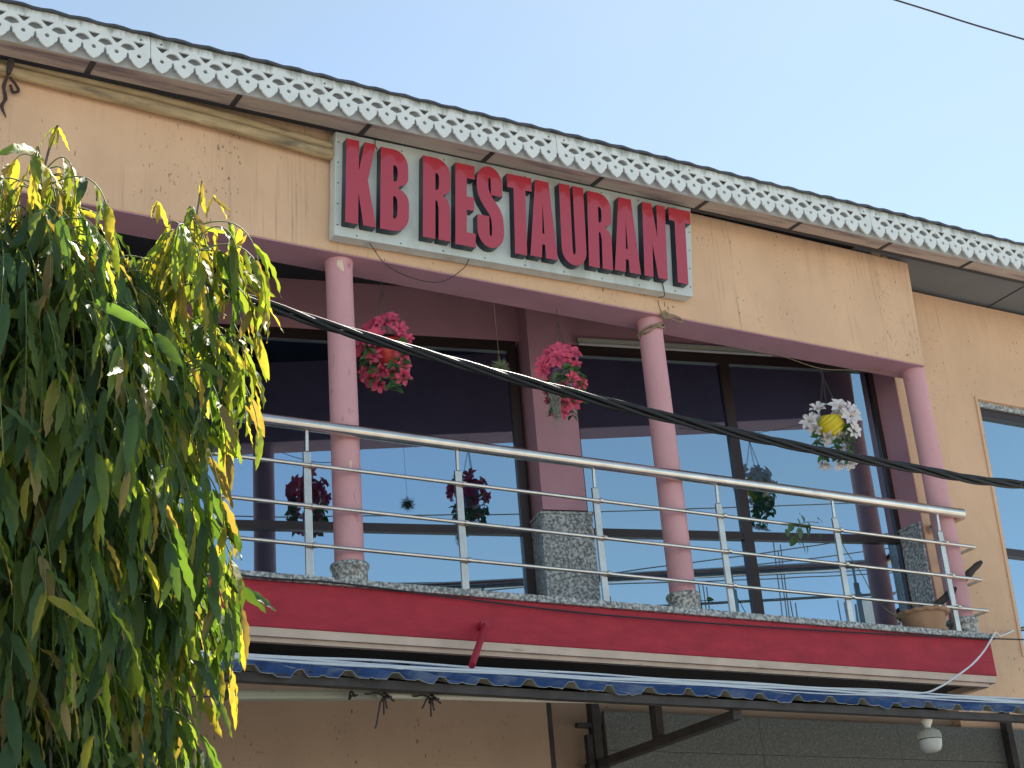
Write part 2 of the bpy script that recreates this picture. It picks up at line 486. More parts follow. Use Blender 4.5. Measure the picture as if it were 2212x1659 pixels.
class MB:
    """Collects geometry in world coordinates; build() links it as ONE mesh object."""

    def __init__(self):
        self.v, self.f, self.mi, self.sm = [], [], [], []

    def add(self, verts, faces, mi=0, smooth=False):
        b = len(self.v)
        self.v.extend(tuple(p) for p in verts)
        for f in faces:
            self.f.append(tuple(i + b for i in f))
            self.mi.append(mi)
            self.sm.append(smooth)
        return self

    def hexa(self, p, mi=0):
        """8 corners: bottom ring 0-3 then top ring 4-7."""
        return self.add(p, [(0, 3, 2, 1), (4, 5, 6, 7), (0, 1, 5, 4), (1, 2, 6, 5), (2, 3, 7, 6), (3, 0, 4, 7)], mi)

    def box(self, x0, x1, y0, y1, z0, z1, mi=0):
        return self.hexa([(x0, y0, z0), (x1, y0, z0), (x1, y1, z0), (x0, y1, z0), (x0, y0, z1), (x1, y0, z1), (x1, y1, z1), (x0, y1, z1)], mi)

    def beam(self, a, b, w, h, up=(0, 0, 1), mi=0):
        a, b = Vector(a), Vector(b)
        d = (b - a).normalized()
        s = d.cross(Vector(up)).normalized() * (w / 2)
        u = s.cross(d).normalized() * (h / 2)
        return self.hexa([a - s - u, b - s - u, b + s - u, a + s - u, a - s + u, b - s + u, b + s + u, a + s + u], mi)

    def tube(self, pts, r, seg=8, mi=0, cap=True, smooth=True):
        pts = [Vector(p) for p in pts]
        n = len(pts)
        rs = r if isinstance(r, (list, tuple)) else [r] * n
        t0 = (pts[1] - pts[0]).normalized()
        ref = Vector((0, 0, 1)) if abs(t0.z) < 0.9 else Vector((1, 0, 0))
        u = t0.cross(ref).normalized()
        vs, fs = [], []
        for i, p in enumerate(pts):
            t = (pts[min(i + 1, n - 1)] - pts[max(i - 1, 0)]).normalized()
            u = (u - t * u.dot(t)).normalized()
            w = t.cross(u)
            for k in range(seg):
                a = 2 * math.pi * k / seg
                vs.append(p + (u * math.cos(a) + w * math.sin(a)) * rs[i])
        for i in range(n - 1):
            for k in range(seg):
                k2 = (k + 1) % seg
                fs.append((i * seg + k, i * seg + k2, (i + 1) * seg + k2, (i + 1) * seg + k))
        self.add(vs, fs, mi, smooth)
        if cap:
            self.add(vs[:seg], [tuple(reversed(range(seg)))], mi)
            self.add(vs[-seg:], [tuple(range(seg))], mi)
        return self

    def lathe(self, c, prof, seg=28, mi=0, tilt=None, smooth=True, cap=True):
        """prof: (radius, height) pairs from bottom to top round the vertical through c."""
        vs, fs = [], []
        Rm = tilt or Matrix.Identity(3)
        c = Vector(c)
        for r, h in prof:
            for k in range(seg):
                a = 2 * math.pi * k / seg
                vs.append(c + Rm @ Vector((r * math.cos(a), r * math.sin(a), h)))
        for i in range(len(prof) - 1):
            for k in range(seg):
                k2 = (k + 1) % seg
                fs.append((i * seg + k, i * seg + k2, (i + 1) * seg + k2, (i + 1) * seg + k))
        self.add(vs, fs, mi, smooth)
        if cap:
            if prof[0][0] > 1e-4:
                self.add(vs[:seg], [tuple(reversed(range(seg)))], mi)
            if prof[-1][0] > 1e-4:
                self.add(vs[-seg:], [tuple(range(seg))], mi)
        return self

    def build(self, name, mats, parent=None, bevel=0.0):
        o_ = origin_of(parent)
        me = bpy.data.meshes.new(name)
        me.from_pydata([(x - o_.x, y - o_.y, z - o_.z) for x, y, z in self.v], [], self.f)
        mats = mats if isinstance(mats, (list, tuple)) else [mats]
        for m in mats:
            me.materials.append(m)
        me.polygons.foreach_set('material_index', self.mi)
        me.polygons.foreach_set('use_smooth', self.sm)
        if bevel:
            bm = bmesh.new()
            bm.from_mesh(me)
            bmesh.ops.bevel(bm, geom=list(bm.edges), offset=bevel, segments=2, affect='EDGES', profile=0.5)
            bm.to_mesh(me)
            bm.free()
        me.update()
        ob = bpy.data.objects.new(name, me)
        C.objects.link(ob)
        if parent:
            ob.parent = parent
        WL[ob.name] = Vector(o_)
        return ob


def box(name, x0, x1, y0, y1, z0, z1, m, parent=None, bevel=0.0):
    return MB().box(x0, x1, y0, y1, z0, z1).build(name, m, parent, bevel)


def tube(name, pts, r, m, parent=None, seg=8):
    return MB().tube(pts, r, seg).build(name, m, parent)


def spline(pts, n=8):
    """Catmull-Rom through the points."""
    P = [Vector(p) for p in pts]
    P = [P[0] * 2 - P[1]] + P + [P[-1] * 2 - P[-2]]
    out = []
    for i in range(1, len(P) - 2):
        for k in range(n):
            t = k / n
            a, b, c, d = P[i - 1], P[i], P[i + 1], P[i + 2]
            out.append(0.5 * ((2 * b) + (c - a) * t + (2 * a - 5 * b + 4 * c - d) * t * t + (3 * b - a - 3 * c + d) * t ** 3))
    out.append(P[-2])
    return out


def filled_mesh(name, loops, depth):
    """Flat shape with holes (loops of 2-D points, y = up) extruded by depth; lies in local x-y, front at +z."""
    cu_ = bpy.data.curves.new(name, 'CURVE')
    cu_.dimensions = '2D'
    cu_.fill_mode = 'BOTH'
    cu_.extrude = depth / 2
    for lp in loops:
        s = cu_.splines.new('POLY')
        s.points.add(len(lp) - 1)
        for p, q in zip(s.points, lp):
            p.co = (q[0], q[1], 0, 1)
        s.use_cyclic_u = True
    ob = bpy.data.objects.new(name, cu_)
    C.objects.link(ob)
    dg = bpy.context.evaluated_depsgraph_get()
    me = bpy.data.meshes.new_from_object(ob.evaluated_get(dg))
    bpy.data.objects.remove(ob)
    bpy.data.curves.remove(cu_)
    return me


def arc(cx, cy, rx, ry, a0, a1, n=6):
    return [(cx + rx * math.cos(math.radians(a0 + (a1 - a0) * i / n)), cy + ry * math.sin(math.radians(a0 + (a1 - a0) * i / n))) for i in range(n + 1)]


# ------------------------------------------------------------------ ground
MB().add([(-400, -400, 0), (400, -400, 0), (400, 900, 0), (-400, 900, 0)], [(0, 1, 2, 3)]).build('ground', M['asphalt'])['kind'] = 'structure'
pv = MB().box(-30, 40, 3.3, 8.2, -0.2, 0.12).build('pavement', M['pavement'])
pv['kind'] = 'structure'

# ------------------------------------------------------------------ the restaurant building
bld = thing('restaurant_building', 'peach and pink two-storey restaurant with pink round columns, red balcony edge and mirrored windows', 'building', (4.5, 8.4, 0))

# upper front wall (the peach fascia over the columns), its right corner leaning a little
uw = MB()
uw.hexa([(-3, 8.02, 6.445), (8.726, 8.02, 6.445), (8.726, 8.27, 6.445), (-3, 8.27, 6.445), (-3, 8.02, 7.362), (8.72, 8.02, 7.372), (8.72, 8.27, 7.372), (-3, 8.27, 7.362)])
uw.v = [(x + (0.046 if (x > 8 and z > 7) else 0), y, z) for x, y, z in uw.v]
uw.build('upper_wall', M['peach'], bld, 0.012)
MB().box(-3, 8.722, 8.022, 8.268, 6.436, 6.4449).build('beam_soffit', M['pink'], bld)
box('beam_lining', -3, 8.72, 8.2705, 8.275, 6.437, 7.15, M['pink'], bld)
# broken bricks on the wall top by the corner
for i, (bx, bw_) in enumerate(((8.40, 0.10), (8.515, 0.06))):
    MB().box(bx, bx + bw_, 8.04, 8.14, 7.372, 7.372 + 0.045 - 0.015 * i).build('brick', M['brown_wall'], bld, 0.008)

# columns
for cx_ in (1.30, 3.753, 6.174, 8.713):
    c = MB().lathe((cx_, 8.141, 0), [(0.089, 4.41), (0.088, 5.4), (0.086, 6.30), (0.088, 6.40), (0.094, 6.437)], 40).build('column', M['column'], bld)
    MB().lathe((cx_, 8.141, 0), [(0.106, 4.271), (0.106, 4.378), (0.117, 4.385), (0.119, 4.398), (0.114, 4.412), (0.089, 4.414)], 40).build('column_base', M['granite'], c)

# flaked paint patches at the head of the left column
for (a0, z0, w0, h0) in ((-108, 6.385, 0.024, 0.034), (-101, 6.352, 0.011, 0.020), (-116, 5.20, 0.010, 0.016), (-96, 5.02, 0.009, 0.022)):
    pv_ = []
    for i in range(11):
        t = 2 * math.pi * i / 11
        rr_ = 1 + 0.35 * math.sin(3 * t + a0) * math.cos(5 * t)
        aa = math.radians(a0) + w0 * rr_ * math.cos(t) / 0.09
        zz = z0 + h0 * rr_ * math.sin(t)
        rc = 0.0905 if z0 > 6.3 else 0.0897
        pv_.append((3.753 + rc * math.cos(aa), 8.141 + rc * math.sin(aa), zz))
    MB().add(pv_, [tuple(range(11))]).build('flaked_patch', M['cream'], bld)

# balcony slab: granite edge, red band, cream mouldings, underside coloured near-black for its shade
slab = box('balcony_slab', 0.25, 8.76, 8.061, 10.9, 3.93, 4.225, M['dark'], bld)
ge = [0.2, 1.75, 3.32, 4.93, 6.41, 7.86, 8.835]
for a, b in zip(ge[:-1], ge[1:]):
    box('granite_edging', a + 0.0015, b - 0.0015, 7.965 + rnd.uniform(-0.002, 0.002), 10.9, 4.226, 4.27 + rnd.uniform(-0.001, 0.001), M['granite'], bld, 0.005)
box('red_band', 0.25, 8.80, 7.99, 8.06, 3.96, 4.2255, M['red'], bld, 0.006)
mo = MB()
mo.box(0.25, 8.785, 7.998, 8.06, 3.910, 3.9595)
mo.box(0.25, 8.74, 8.025, 8.06, 3.884, 3.9098)
mo.box(8.68, 8.74, 8.061, 8.39, 3.884, 3.95)
mo.build('cream_moulding', M['cream'], bld)

# right wing wall with its window (wall face at y = 8.40)
YR = 8.40
XL = 8.772
wz = 6.40
j0, j1 = (9.595, 4.25), (9.675, wz)      # window jamb leans like in the photograph


def yprism(mb, poly, y0, y1, mi=0):
    n = len(poly)
    vs = [(x, y0, z) for x, z in poly] + [(x, y1, z) for x, z in poly]
    fs = [tuple(range(n)), tuple(reversed(range(n, 2 * n)))]
    for i in range(n):
        k = (i + 1) % n
        fs.append((i, i + n, k + n, k))
    return mb.add(vs, fs, mi)


rw = MB()
yprism(rw, [(XL, 0), (9.595, 0), (9.595, 4.25), (9.675, wz), (9.675, 7.365), (XL, 7.365)], YR, YR + 0.2)
yprism(rw, [(9.675, wz + 0.05), (12.5, wz + 0.05), (12.5, 7.385), (9.675, 7.365)], YR, YR + 0.2)
yprism(rw, [(9.595, 0), (12.5, 0), (12.5, 4.25), (9.595, 4.25)], YR, YR + 0.2)
yprism(rw, [(11.6, 4.25), (12.5, 4.25), (12.5, wz + 0.05), (11.6, wz + 0.05)], YR, YR + 0.2)
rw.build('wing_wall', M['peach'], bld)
box('window_lintel', 9.676, 11.6, YR + 0.03, YR + 0.2, wz, wz + 0.0499, M['granite'], bld)
win = MB()
yprism(win, [(9.60, 4.25), (9.635, 4.25), (9.712, wz), (9.676, wz)], YR + 0.07, YR + 0.13)
win.box(9.712, 11.6, YR + 0.055, YR + 0.13, wz - 0.075, wz - 0.001)
win.box(9.66, 11.6, YR + 0.06, YR + 0.13, 5.10, 5.165)
wobj = win.build('window', M['frame'], bld)
gl = MB()
yprism(gl, [(9.665, 5.166), (11.6, 5.166), (11.6, wz - 0.076), (9.712, wz - 0.076)], YR + 0.095, YR + 0.105)
gl.build('pane', M['glass'], wobj)
gl = MB()
yprism(gl, [(9.635, 4.25), (11.6, 4.25), (11.6, 5.099), (9.66, 5.099)], YR + 0.095, YR + 0.105)
gl.build('pane', M['glass'], wobj)
# raised plaster edge round the window opening
ed = MB()
yprism(ed, [(9.562, 4.25), (9.593, 4.25), (9.673, wz), (9.642, wz + 0.07)], YR - 0.012, YR + 0.0)
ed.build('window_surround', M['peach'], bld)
# return wall (faces left) between the wing and the windowed back wall
box('return_wall', XL, XL + 0.12, YR + 0.201, 8.80, 4.27, 7.15, M['pink'], bld)
MB().box(XL - 0.006, XL - 0.0005, YR + 0.004, 8.80, 4.27, 7.15).build('return_wall_face', M['pink'], bld)
box('granite_dado', XL - 0.030, XL - 0.0065, YR + 0.012, 8.80, 4.271, 5.255, M['granite'], bld)
box('dado_cap', XL - 0.040, XL - 0.0065, YR + 0.004, 8.80, 5.256, 5.276, M['granite'], bld, 0.004)

# back wall, turned 12.8 degrees: frame (s along, d into the building)
A = math.radians(12.8)
NB = Vector((math.sin(A), math.cos(A), 0))
UB = Vector((math.cos(A), -math.sin(A), 0))
DB = 10.39


def bw(s, z, d=0.0):
    p = NB * (DB + d) + UB * s
    return (p.x, p.y, z)


def bwbox(mb, s0, s1, z0, z1, d0, d1, mi=0):
    return mb.hexa([bw(s0, z0, d0), bw(s1, z0, d0), bw(s1, z0, d1), bw(s0, z0, d1), bw(s0, z1, d0), bw(s1, z1, d0), bw(s1, z1, d1), bw(s0, z1, d1)], mi)


bwbox(MB(), -2.6, 6.66, 6.742, 7.15, -0.035, 0.25).build('back_wall', M['pink'], bld)
bwbox(MB(), -2.6, 6.66, 4.27, 6.741, 0.06, 0.25).build('wall_behind_glass', M['dark'], bld)
pil = bwbox(MB(), 3.585, 3.925, 5.30, 7.15, -0.235, -0.036)
bwbox(pil, 3.585, 3.925, 5.277, 6.742, -0.0359, 0.05)
pil.build('pillar', M['pink'], bld)
bwbox(MB(), 3.555, 3.95, 4.271, 5.255, -0.262, 0.02).build('pillar_dado', M['granite'], bld)
bwbox(MB(), 3.545, 3.96, 5.256, 5.277, -0.272, 0.02).build('pillar_dado_cap', M['granite'], bld, 0.004)


def window(s0, s1, mulls):
    f = MB()
    bwbox(f, s0, s0 + 0.055, 4.28, 6.741, -0.030, 0.055)
    bwbox(f, s1 - 0.065, s1, 4.28, 6.741, -0.030, 0.055)
    bwbox(f, s0 + 0.0551, s1 - 0.0651, 6.655, 6.741, -0.030, 0.055)
    bwbox(f, s0 + 0.0551, s1 - 0.0651, 4.28, 4.33, -0.030, 0.055)
    for m_ in mulls:
        bwbox(f, m_ - 0.04, m_ + 0.04, 4.3301, 6.6549, -0.034, 0.055)
    edges = [s0 + 0.055] + [e for m_ in mulls for e in (m_ - 0.04, m_ + 0.04)] + [s1 - 0.065]
    for a, b in zip(edges[0::2], edges[1::2]):
        bwbox(f, a + 0.0001, b - 0.0001, 5.175, 5.238, -0.030, 0.055)
    w = f.build('window', M['frame'], bld)
    for a, b in zip(edges[0::2], edges[1::2]):
        bwbox(MB(), a, b, 4.3301, 5.1749, -0.004, 0.004).build('pane', M['glass'], w)
        bwbox(MB(), a, b, 5.2381, 6.6549, -0.004, 0.004).build('pane', M['glass'], w)


window(-2.6, 3.55, [-0.9, 0.85])
window(3.955, 6.66, [5.297])
box('balcony_ceiling', -3, 8.771, 8.271, 11.2, 7.151, 7.25, M['ceiling'], bld)
box('end_wall', 0.0, 0.2, 8.3, 10.9, 4.271, 7.15, M['pink'], bld)

# ground floor: brown wall, dark joint, recessed wall clad with grey stone
box('lower_wall', -3, 5.135, 8.30, 8.6, 0.0, 3.76, M['brown_wall'], bld, 0.008)
box('dark_door_jamb', 5.15, 5.205, 8.36, 8.6, 0.0, 3.76, M['iron'], bld)
box('rear_sky_blocker', -3, 12.4, 8.95, 9.1, 0.0, 3.929, M['dark'], bld)  # added dark backing that keeps sky from showing through the gap
box('recess_closure', 7.6, 9.6, 8.705, 8.8, 3.6, 4.22, M['dark'], bld)  # added dark box that shuts out the sky at the right end
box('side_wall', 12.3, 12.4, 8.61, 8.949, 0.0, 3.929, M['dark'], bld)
box('recess_wall', 5.21, 8.771, 8.48, 8.7, 0.0, 3.80, M['brown_wall'], bld)
zs = [1.6, 2.2, 2.81, 3.418, 3.668]
xs = [5.60, 6.85, 8.1, 9.35, 10.6, 11.8]
for zi in range(len(zs) - 1):
    for xi in range(len(xs) - 1):
        y0 = 8.445 if xs[xi + 1] < 8.8 else 8.372
        if xs[xi] < 8.77 < xs[xi + 1]:
            y0 = 8.372
        box('stone_panel', xs[xi] + 0.0015, xs[xi + 1] - 0.0015, 8.368, 8.396, zs[zi] + 0.0015, zs[zi + 1] - 0.0015, M['stone'], bld)

# roof: corrugated sheet, lace fascia boards, backing board, soffit boards, purlin
rs = MB()
nx, ny = 300, 5
vs, fs = [], []
for j in range(ny):
    yy = 7.635 + (12.5 - 7.635) * j / (ny - 1)
    for i in range(nx + 1):
        xx = -3 + 16 * i / nx
        z = 7.463 + 0.0115 * (xx - 1.5) + (yy - 7.635) * 0.13 + 0.006 * math.sin(xx * 2 * math.pi / 0.19) + 0.004 * math.sin(xx * 2.3 + 1)
        vs.append((xx, yy, z))
k = nx + 1
for j in range(ny - 1):
    for i in range(nx):
        fs.append((j * k + i, j * k + i + 1, (j + 1) * k + i + 1, (j + 1) * k + i))
nv = len(vs)
vs2 = vs + [(x, y, z - 0.016) for x, y, z in vs]
fs2 = fs + [tuple(reversed([a + nv for a in f])) for f in fs] + [(i + 1, i, i + nv, i + 1 + nv) for i in range(nx)]
rs.add(vs2, fs2)
rs.build('roof_sheet', M['roof'], bld)

PW = 0.1358            # one lace motif


def lace_board(nm):
    W = PW * nm
    top = 0.243
    out = []
    for i in range(nm):
        c = PW * (i + 0.5)
        half = [(-0.0679, 0.097), (-0.0590, 0.078), (-0.0605, 0.066), (-0.0545, 0.054), (-0.0450, 0.050), (-0.0415, 0.038), (-0.028, 0.022), (-0.011, 0.008)]
        out += [(c + x, z) for x, z in half] + [(c, 0.0)] + [(c - x, z) for x, z in reversed(half[1:])]
    out.append((W, 0.097))
    out += [(W, top), (0, top)]
    loops = [out]
    for i in range(nm):
        c = PW * (i + 0.5)
        loops.append(list(reversed(arc(c, 0.084, 0.0140, 0.0140, 0, 345, 11))))
        loops.append([(c - 0.038, 0.184), (c + 0.038, 0.184), (c + 0.021, 0.164), (c + 0.004, 0.146), (c - 0.004, 0.146), (c - 0.021, 0.164)])
        if i < nm - 1:
            e = PW * (i + 1)
            loops.append(arc(e, 0.124, 0.043, 0.034, 180, 0, 9) + [(e + 0.024, 0.118), (e + 0.003, 0.109), (e - 0.003, 0.109), (e - 0.024, 0.118)])
    return filled_mesh('fascia_board', loops, 0.011)


add_top_grime(M['lace'], 0.14, 0.245, 0, 0)
lace_me = lace_board(21)
lace_me.materials.append(M['lace'])
seam = 2.350
BW_ = PW * 21
for i in range(-2, 4):
    x0 = seam + (BW_ + 0.004) * i
    zt = 7.205 + 0.0115 * (x0 - 1.5)
    o = bpy.data.objects.new('fascia_board', lace_me)
    C.objects.link(o)
    o.parent = bld
    o.location = Vector((x0, 7.661, zt)) - WL[bld.name]
    o.rotation_euler = (math.radians(90), -0.0115, 0)
    scr = MB()
    for sx in (0.06, BW_ / 2 - 0.3, BW_ - 0.06):
        cx_, cz_ = x0 + sx, zt + 0.205 + 0.0115 * sx
        scr.add([(cx_ + 0.007 * math.cos(a), 7.6548, cz_ + 0.007 * math.sin(a)) for a in [k_ * math.pi / 4 for k_ in range(8)]], [tuple(range(8))])
    scr.build('screw_cap', M['iron'], bld)
bk = MB()
for i in range(-4, 14):
    x0 = i * 1.0
    z0 = 7.226 + 0.0115 * (x0 - 1.5)
    bk.hexa([(x0, 7.706, z0), (x0 + 1, 7.706, z0 + 0.0115), (x0 + 1, 7.718, z0 + 0.0115), (x0, 7.718, z0), (x0, 7.706, z0 + 0.22), (x0 + 1, 7.706, z0 + 0.2315), (x0 + 1, 7.718, z0 + 0.2315), (x0, 7.718, z0 + 0.22)])
bk.build('backing_board', M['backing'], bld)


def sz(x):
    return 7.256 + 0.0135 * (x - 1.5)


ribs = [2.032 + 0.9 * i + (0.015 if i % 2 else 0) for i in range(-6, 13)]
for a, b in zip(ribs[:-1], ribs[1:]):
    a2, b2 = a + 0.018, b - 0.018
    MB().hexa([(a2, 7.7185, sz(a) - 0.012), (b2, 7.7185, sz(b) - 0.012), (b2, 7.90, sz(b)), (a2, 7.90, sz(a)), (a2, 7.7185, sz(a) + 0.0), (b2, 7.7185, sz(b)), (b2, 7.90, sz(b) + 0.012), (a2, 7.90, sz(a) + 0.012)]).build('soffit_panel', M['soffit'], bld)
    MB().hexa([(b2 + 0.001, 7.7185, sz(b) - 0.015), (b2 + 0.035, 7.7185, sz(b) - 0.015), (b2 + 0.035, 7.905, sz(b) - 0.004), (b2 + 0.001, 7.905, sz(b) - 0.004), (b2 + 0.001, 7.7185, sz(b) + 0.02), (b2 + 0.035, 7.7185, sz(b) + 0.02), (b2 + 0.035, 7.905, sz(b) + 0.03), (b2 + 0.001, 7.905, sz(b) + 0.03)]).build('soffit_batten', M['wood_dark'], bld)
x0, x1 = -3.0, 12.8
MB().hexa([(x0, 7.906, sz(x0) + 0.002), (x1, 7.906, sz(x1) + 0.002), (x1, 7.945, sz(x1) + 0.002), (x0, 7.945, sz(x0) + 0.002), (x0, 7.906, sz(x0) + 0.07), (x1, 7.906, sz(x1) + 0.07), (x1, 7.945, sz(x1) + 0.07), (x0, 7.945, sz(x0) + 0.07)]).build('purlin', M['wood_dark'], bld)
# grey boards over the gap beside the wing wall
gx = [8.2, 10.10, 11.3, 12.6]
for a, b in zip(gx[:-1], gx[1:]):
    MB().box(a + 0.012, b - 0.012, 7.96, 8.62, 7.405, 7.416).build('ceiling_board', M['grey_board'], bld)
box('roof_gap_shade', -3, 12.8, 7.95, 8.9, 7.422, 7.44, M['dark'], bld)  # near-black sheet put in for the shaded gap under the roof

# ------------------------------------------------------------------ sign
sg = thing('restaurant_sign', 'large pale grey KB RESTAURANT sign with raised red letters under the eave', 'sign', (5.07, 7.97, 6.5))
Q = [(3.628, 6.504), (6.422, 6.58), (6.515, 7.348), (3.663, 7.280)]
pn = MB()
pn.hexa([(Q[0][0], 7.92, Q[0][1]), (Q[1][0], 7.92, Q[1][1]), (Q[1][0], 8.005, Q[1][1]), (Q[0][0], 8.005, Q[0][1]), (Q[3][0], 7.92, Q[3][1]), (Q[2][0], 7.92, Q[2][1]), (Q[2][0], 8.005, Q[2][1]), (Q[3][0], 8.005, Q[3][1])])
pn.build('panel', M['panel'], sg, 0.004)
rv = MB()
for i in range(9):
    for e, (a, b) in enumerate(((Q[0], Q[1]), (Q[3], Q[2]), (Q[0], Q[3]), (Q[1], Q[2]))):
        if e >= 2 and i > 4:
            continue
        t = (i + 0.5) / (9 if e < 2 else 5)
        x = a[0] + (b[0] - a[0]) * t
        z = a[1] + (b[1] - a[1]) * t
        x += (0.02 if e == 2 else -0.02 if e == 3 else 0)
        z += (0.02 if e == 0 else -0.045 if e == 1 else 0)
        rv.add([(x + 0.006 * math.cos(k_ * math.pi / 3), 7.9185, z + 0.006 * math.sin(k_ * math.pi / 3)) for k_ in range(6)], [tuple(range(6))])
tag(rv.build('rivets', M['iron'], sg), kind='stuff')
hole_B1 = [(0.155, 0.60), (0.185, 0.60), (0.205, 0.63), (0.21, 0.70), (0.205, 0.77), (0.185, 0.80), (0.155, 0.80)]
hole_B2 = [(0.155, 0.15), (0.185, 0.15), (0.205, 0.19), (0.21, 0.29), (0.205, 0.38), (0.185, 0.42), (0.155, 0.42)]


def stroke(pts, hw):
    pts = [(p.x, p.y) for p in spline([(a, b, 0) for a, b in pts], 4)]
    L_, R_ = [], []
    n = len(pts)
    for i in range(n):
        a = Vector((*pts[max(i - 1, 0)], 0))
        b = Vector((*pts[min(i + 1, n - 1)], 0))
        t = (b - a).normalized()
        nrm = Vector((-t.y, t.x, 0)) * hw
        L_.append((pts[i][0] + nrm.x, pts[i][1] + nrm.y))
        R_.append((pts[i][0] - nrm.x, pts[i][1] - nrm.y))
    return L_ + R_[::-1]


GLY = {
    'K': [[(0, 0), (0, 1), (0.155, 1), (0.155, 0.63), (0.225, 1), (0.362, 1), (0.268, 0.54), (0.372, 0), (0.218, 0), (0.155, 0.37), (0.155, 0)]],
    'B': [[(0, 0), (0, 1), (0.16, 1)] + arc(0.16, 0.80, 0.18, 0.20, 80, 0, 6) + arc(0.19, 0.66, 0.15, 0.11, 0, -75, 4) + arc(0.18, 0.37, 0.17, 0.155, 75, 0, 4) + arc(0.16, 0.20, 0.19, 0.20, 0, -85, 6) + [(0.15, 0)], hole_B1, hole_B2],
    'R': [[(0, 0), (0, 1), (0.15, 1)] + arc(0.15, 0.80, 0.185, 0.20, 80, 0, 6) + arc(0.19, 0.66, 0.145, 0.12, 0, -70, 4) + [(0.30, 0.50), (0.325, 0.44), (0.33, 0.36), (0.335, 0.0), (0.19, 0), (0.19, 0.38), (0.175, 0.46), (0.15, 0.48), (0.15, 0)], [(0.15, 0.60), (0.175, 0.60), (0.192, 0.63), (0.196, 0.70), (0.192, 0.78), (0.175, 0.81), (0.15, 0.81)]],
    'E': [[(0, 0), (0, 1), (0.255, 1), (0.255, 0.83), (0.15, 0.83), (0.15, 0.605), (0.247, 0.605), (0.247, 0.44), (0.15, 0.44), (0.15, 0.165), (0.265, 0.165), (0.265, 0)]],
    'S': [[(0.335, 0.645), (0.335, 0.77)] + arc(0.168, 0.80, 0.167, 0.20, 0, 180, 12) + [(0.0, 0.74), (0.012, 0.64), (0.045, 0.56), (0.10, 0.48), (0.155, 0.41), (0.18, 0.35), (0.188, 0.27), (0.186, 0.18), (0.180, 0.15), (0.170, 0.14), (0.160, 0.15), (0.154, 0.18), (0.154, 0.38), (0.0, 0.38), (0.0, 0.22)] + arc(0.172, 0.20, 0.172, 0.20, 180, 360, 12) + [(0.344, 0.30), (0.334, 0.40), (0.300, 0.49), (0.245, 0.565), (0.190, 0.635), (0.160, 0.70), (0.153, 0.77), (0.155, 0.83), (0.161, 0.855), (0.170, 0.863), (0.178, 0.855), (0.184, 0.83), (0.186, 0.645)]],
    'T': [[(0, 0.825), (0, 1), (0.312, 1), (0.312, 0.825), (0.230, 0.825), (0.230, 0), (0.080, 0), (0.080, 0.825)]],
    'A': [[(0, 0), (0.088, 1), (0.256, 1), (0.345, 0), (0.195, 0), (0.187, 0.17), (0.152, 0.17), (0.143, 0)], [(0.158, 0.31), (0.184, 0.31), (0.171, 0.72)]],
    'U': [[(0, 1), (0, 0.2)] + arc(0.165, 0.19, 0.165, 0.19, 190, 350, 10) + [(0.33, 0.2), (0.33, 1), (0.185, 1), (0.185, 0.17), (0.176, 0.14), (0.165, 0.13), (0.154, 0.14), (0.145, 0.17), (0.145, 1)]],
    'N': [[(0, 0), (0, 1), (0.13, 1), (0.2, 0.54), (0.2, 1), (0.325, 1), (0.325, 0), (0.195, 0), (0.125, 0.46), (0.125, 0)]],
}
for ch, bl, tl, w in (('K', (3.677, 6.574), (3.710, 7.202), 0.215), ('B', (3.920, 6.579), (3.955, 7.199), 0.205), ('R', (4.225, 6.582), (4.265, 7.208), 0.203),
                      ('E', (4.463, 6.577), (4.507, 7.212), 0.152), ('S', (4.633, 6.600), (4.668, 7.238), 0.203), ('T', (4.866, 6.598), (4.905, 7.219), 0.195),
                      ('A', (5.035, 6.607), (5.075, 7.220), 0.219), ('U', (5.287, 6.597), (5.324, 7.238), 0.201), ('R', (5.504, 6.618), (5.556, 7.230), 0.198),
                      ('A', (5.718, 6.630), (5.765, 7.236), 0.220), ('N', (5.967, 6.634), (6.027, 7.244), 0.200), ('T', (6.203, 6.632), (6.257, 7.251), 0.194)):
    loops = GLY[ch]
    me = filled_mesh('letter', loops, 0.062)
    wmax = max(p[0] for p in loops[0])
    me.materials.append(M['letter'])
    me.materials.append(M['letter_side'])
    slope = 0.023
    n = len(me.vertices)
    co = np.zeros(n * 3, 'f')
    me.vertices.foreach_get('co', co)
    co = co.reshape(-1, 3)
    u_, v_, d_ = co[:, 0] / wmax, co[:, 1], co[:, 2]
    X = bl[0] + (tl[0] - bl[0]) * v_ + w * u_
    Z = bl[1] + (tl[1] - bl[1]) * v_ + slope * w * u_
    Y = 7.888 - d_
    o_ = WL[sg.name]
    me.vertices.foreach_set('co', np.stack([X - o_.x, Y - o_.y, Z - o_.z], -1).astype('f').ravel())
    me.update()
    for p in me.polygons:
        p.material_index = 0 if p.normal.y < -0.7 else 1
    ob = bpy.data.objects.new('letter', me)
    ob['label'] = f'raised red letter {ch}'
    C.objects.link(ob)
    ob.parent = sg
tube('loose_wire', spline([(3.87, 7.915, 6.49), (4.02, 7.99, 6.40), (4.22, 8.0, 6.345), (4.42, 8.0, 6.36), (4.58, 7.99, 6.48), (4.60, 7.93, 6.528)], 6), 0.003, M['wire_black'], sg, 5)
tube('loose_wire', spline([(6.16, 7.914, 6.64), (6.163, 7.912, 6.58), (6.16, 7.914, 6.535), (6.12, 7.93, 6.525)], 5), 0.0035, M['wire_black'], sg, 5)
tube('loose_wire', spline([(3.945, 7.914, 7.285), (3.94, 7.912, 7.245), (3.955, 7.914, 7.21)], 5), 0.003, M['wire_black'], sg, 5)

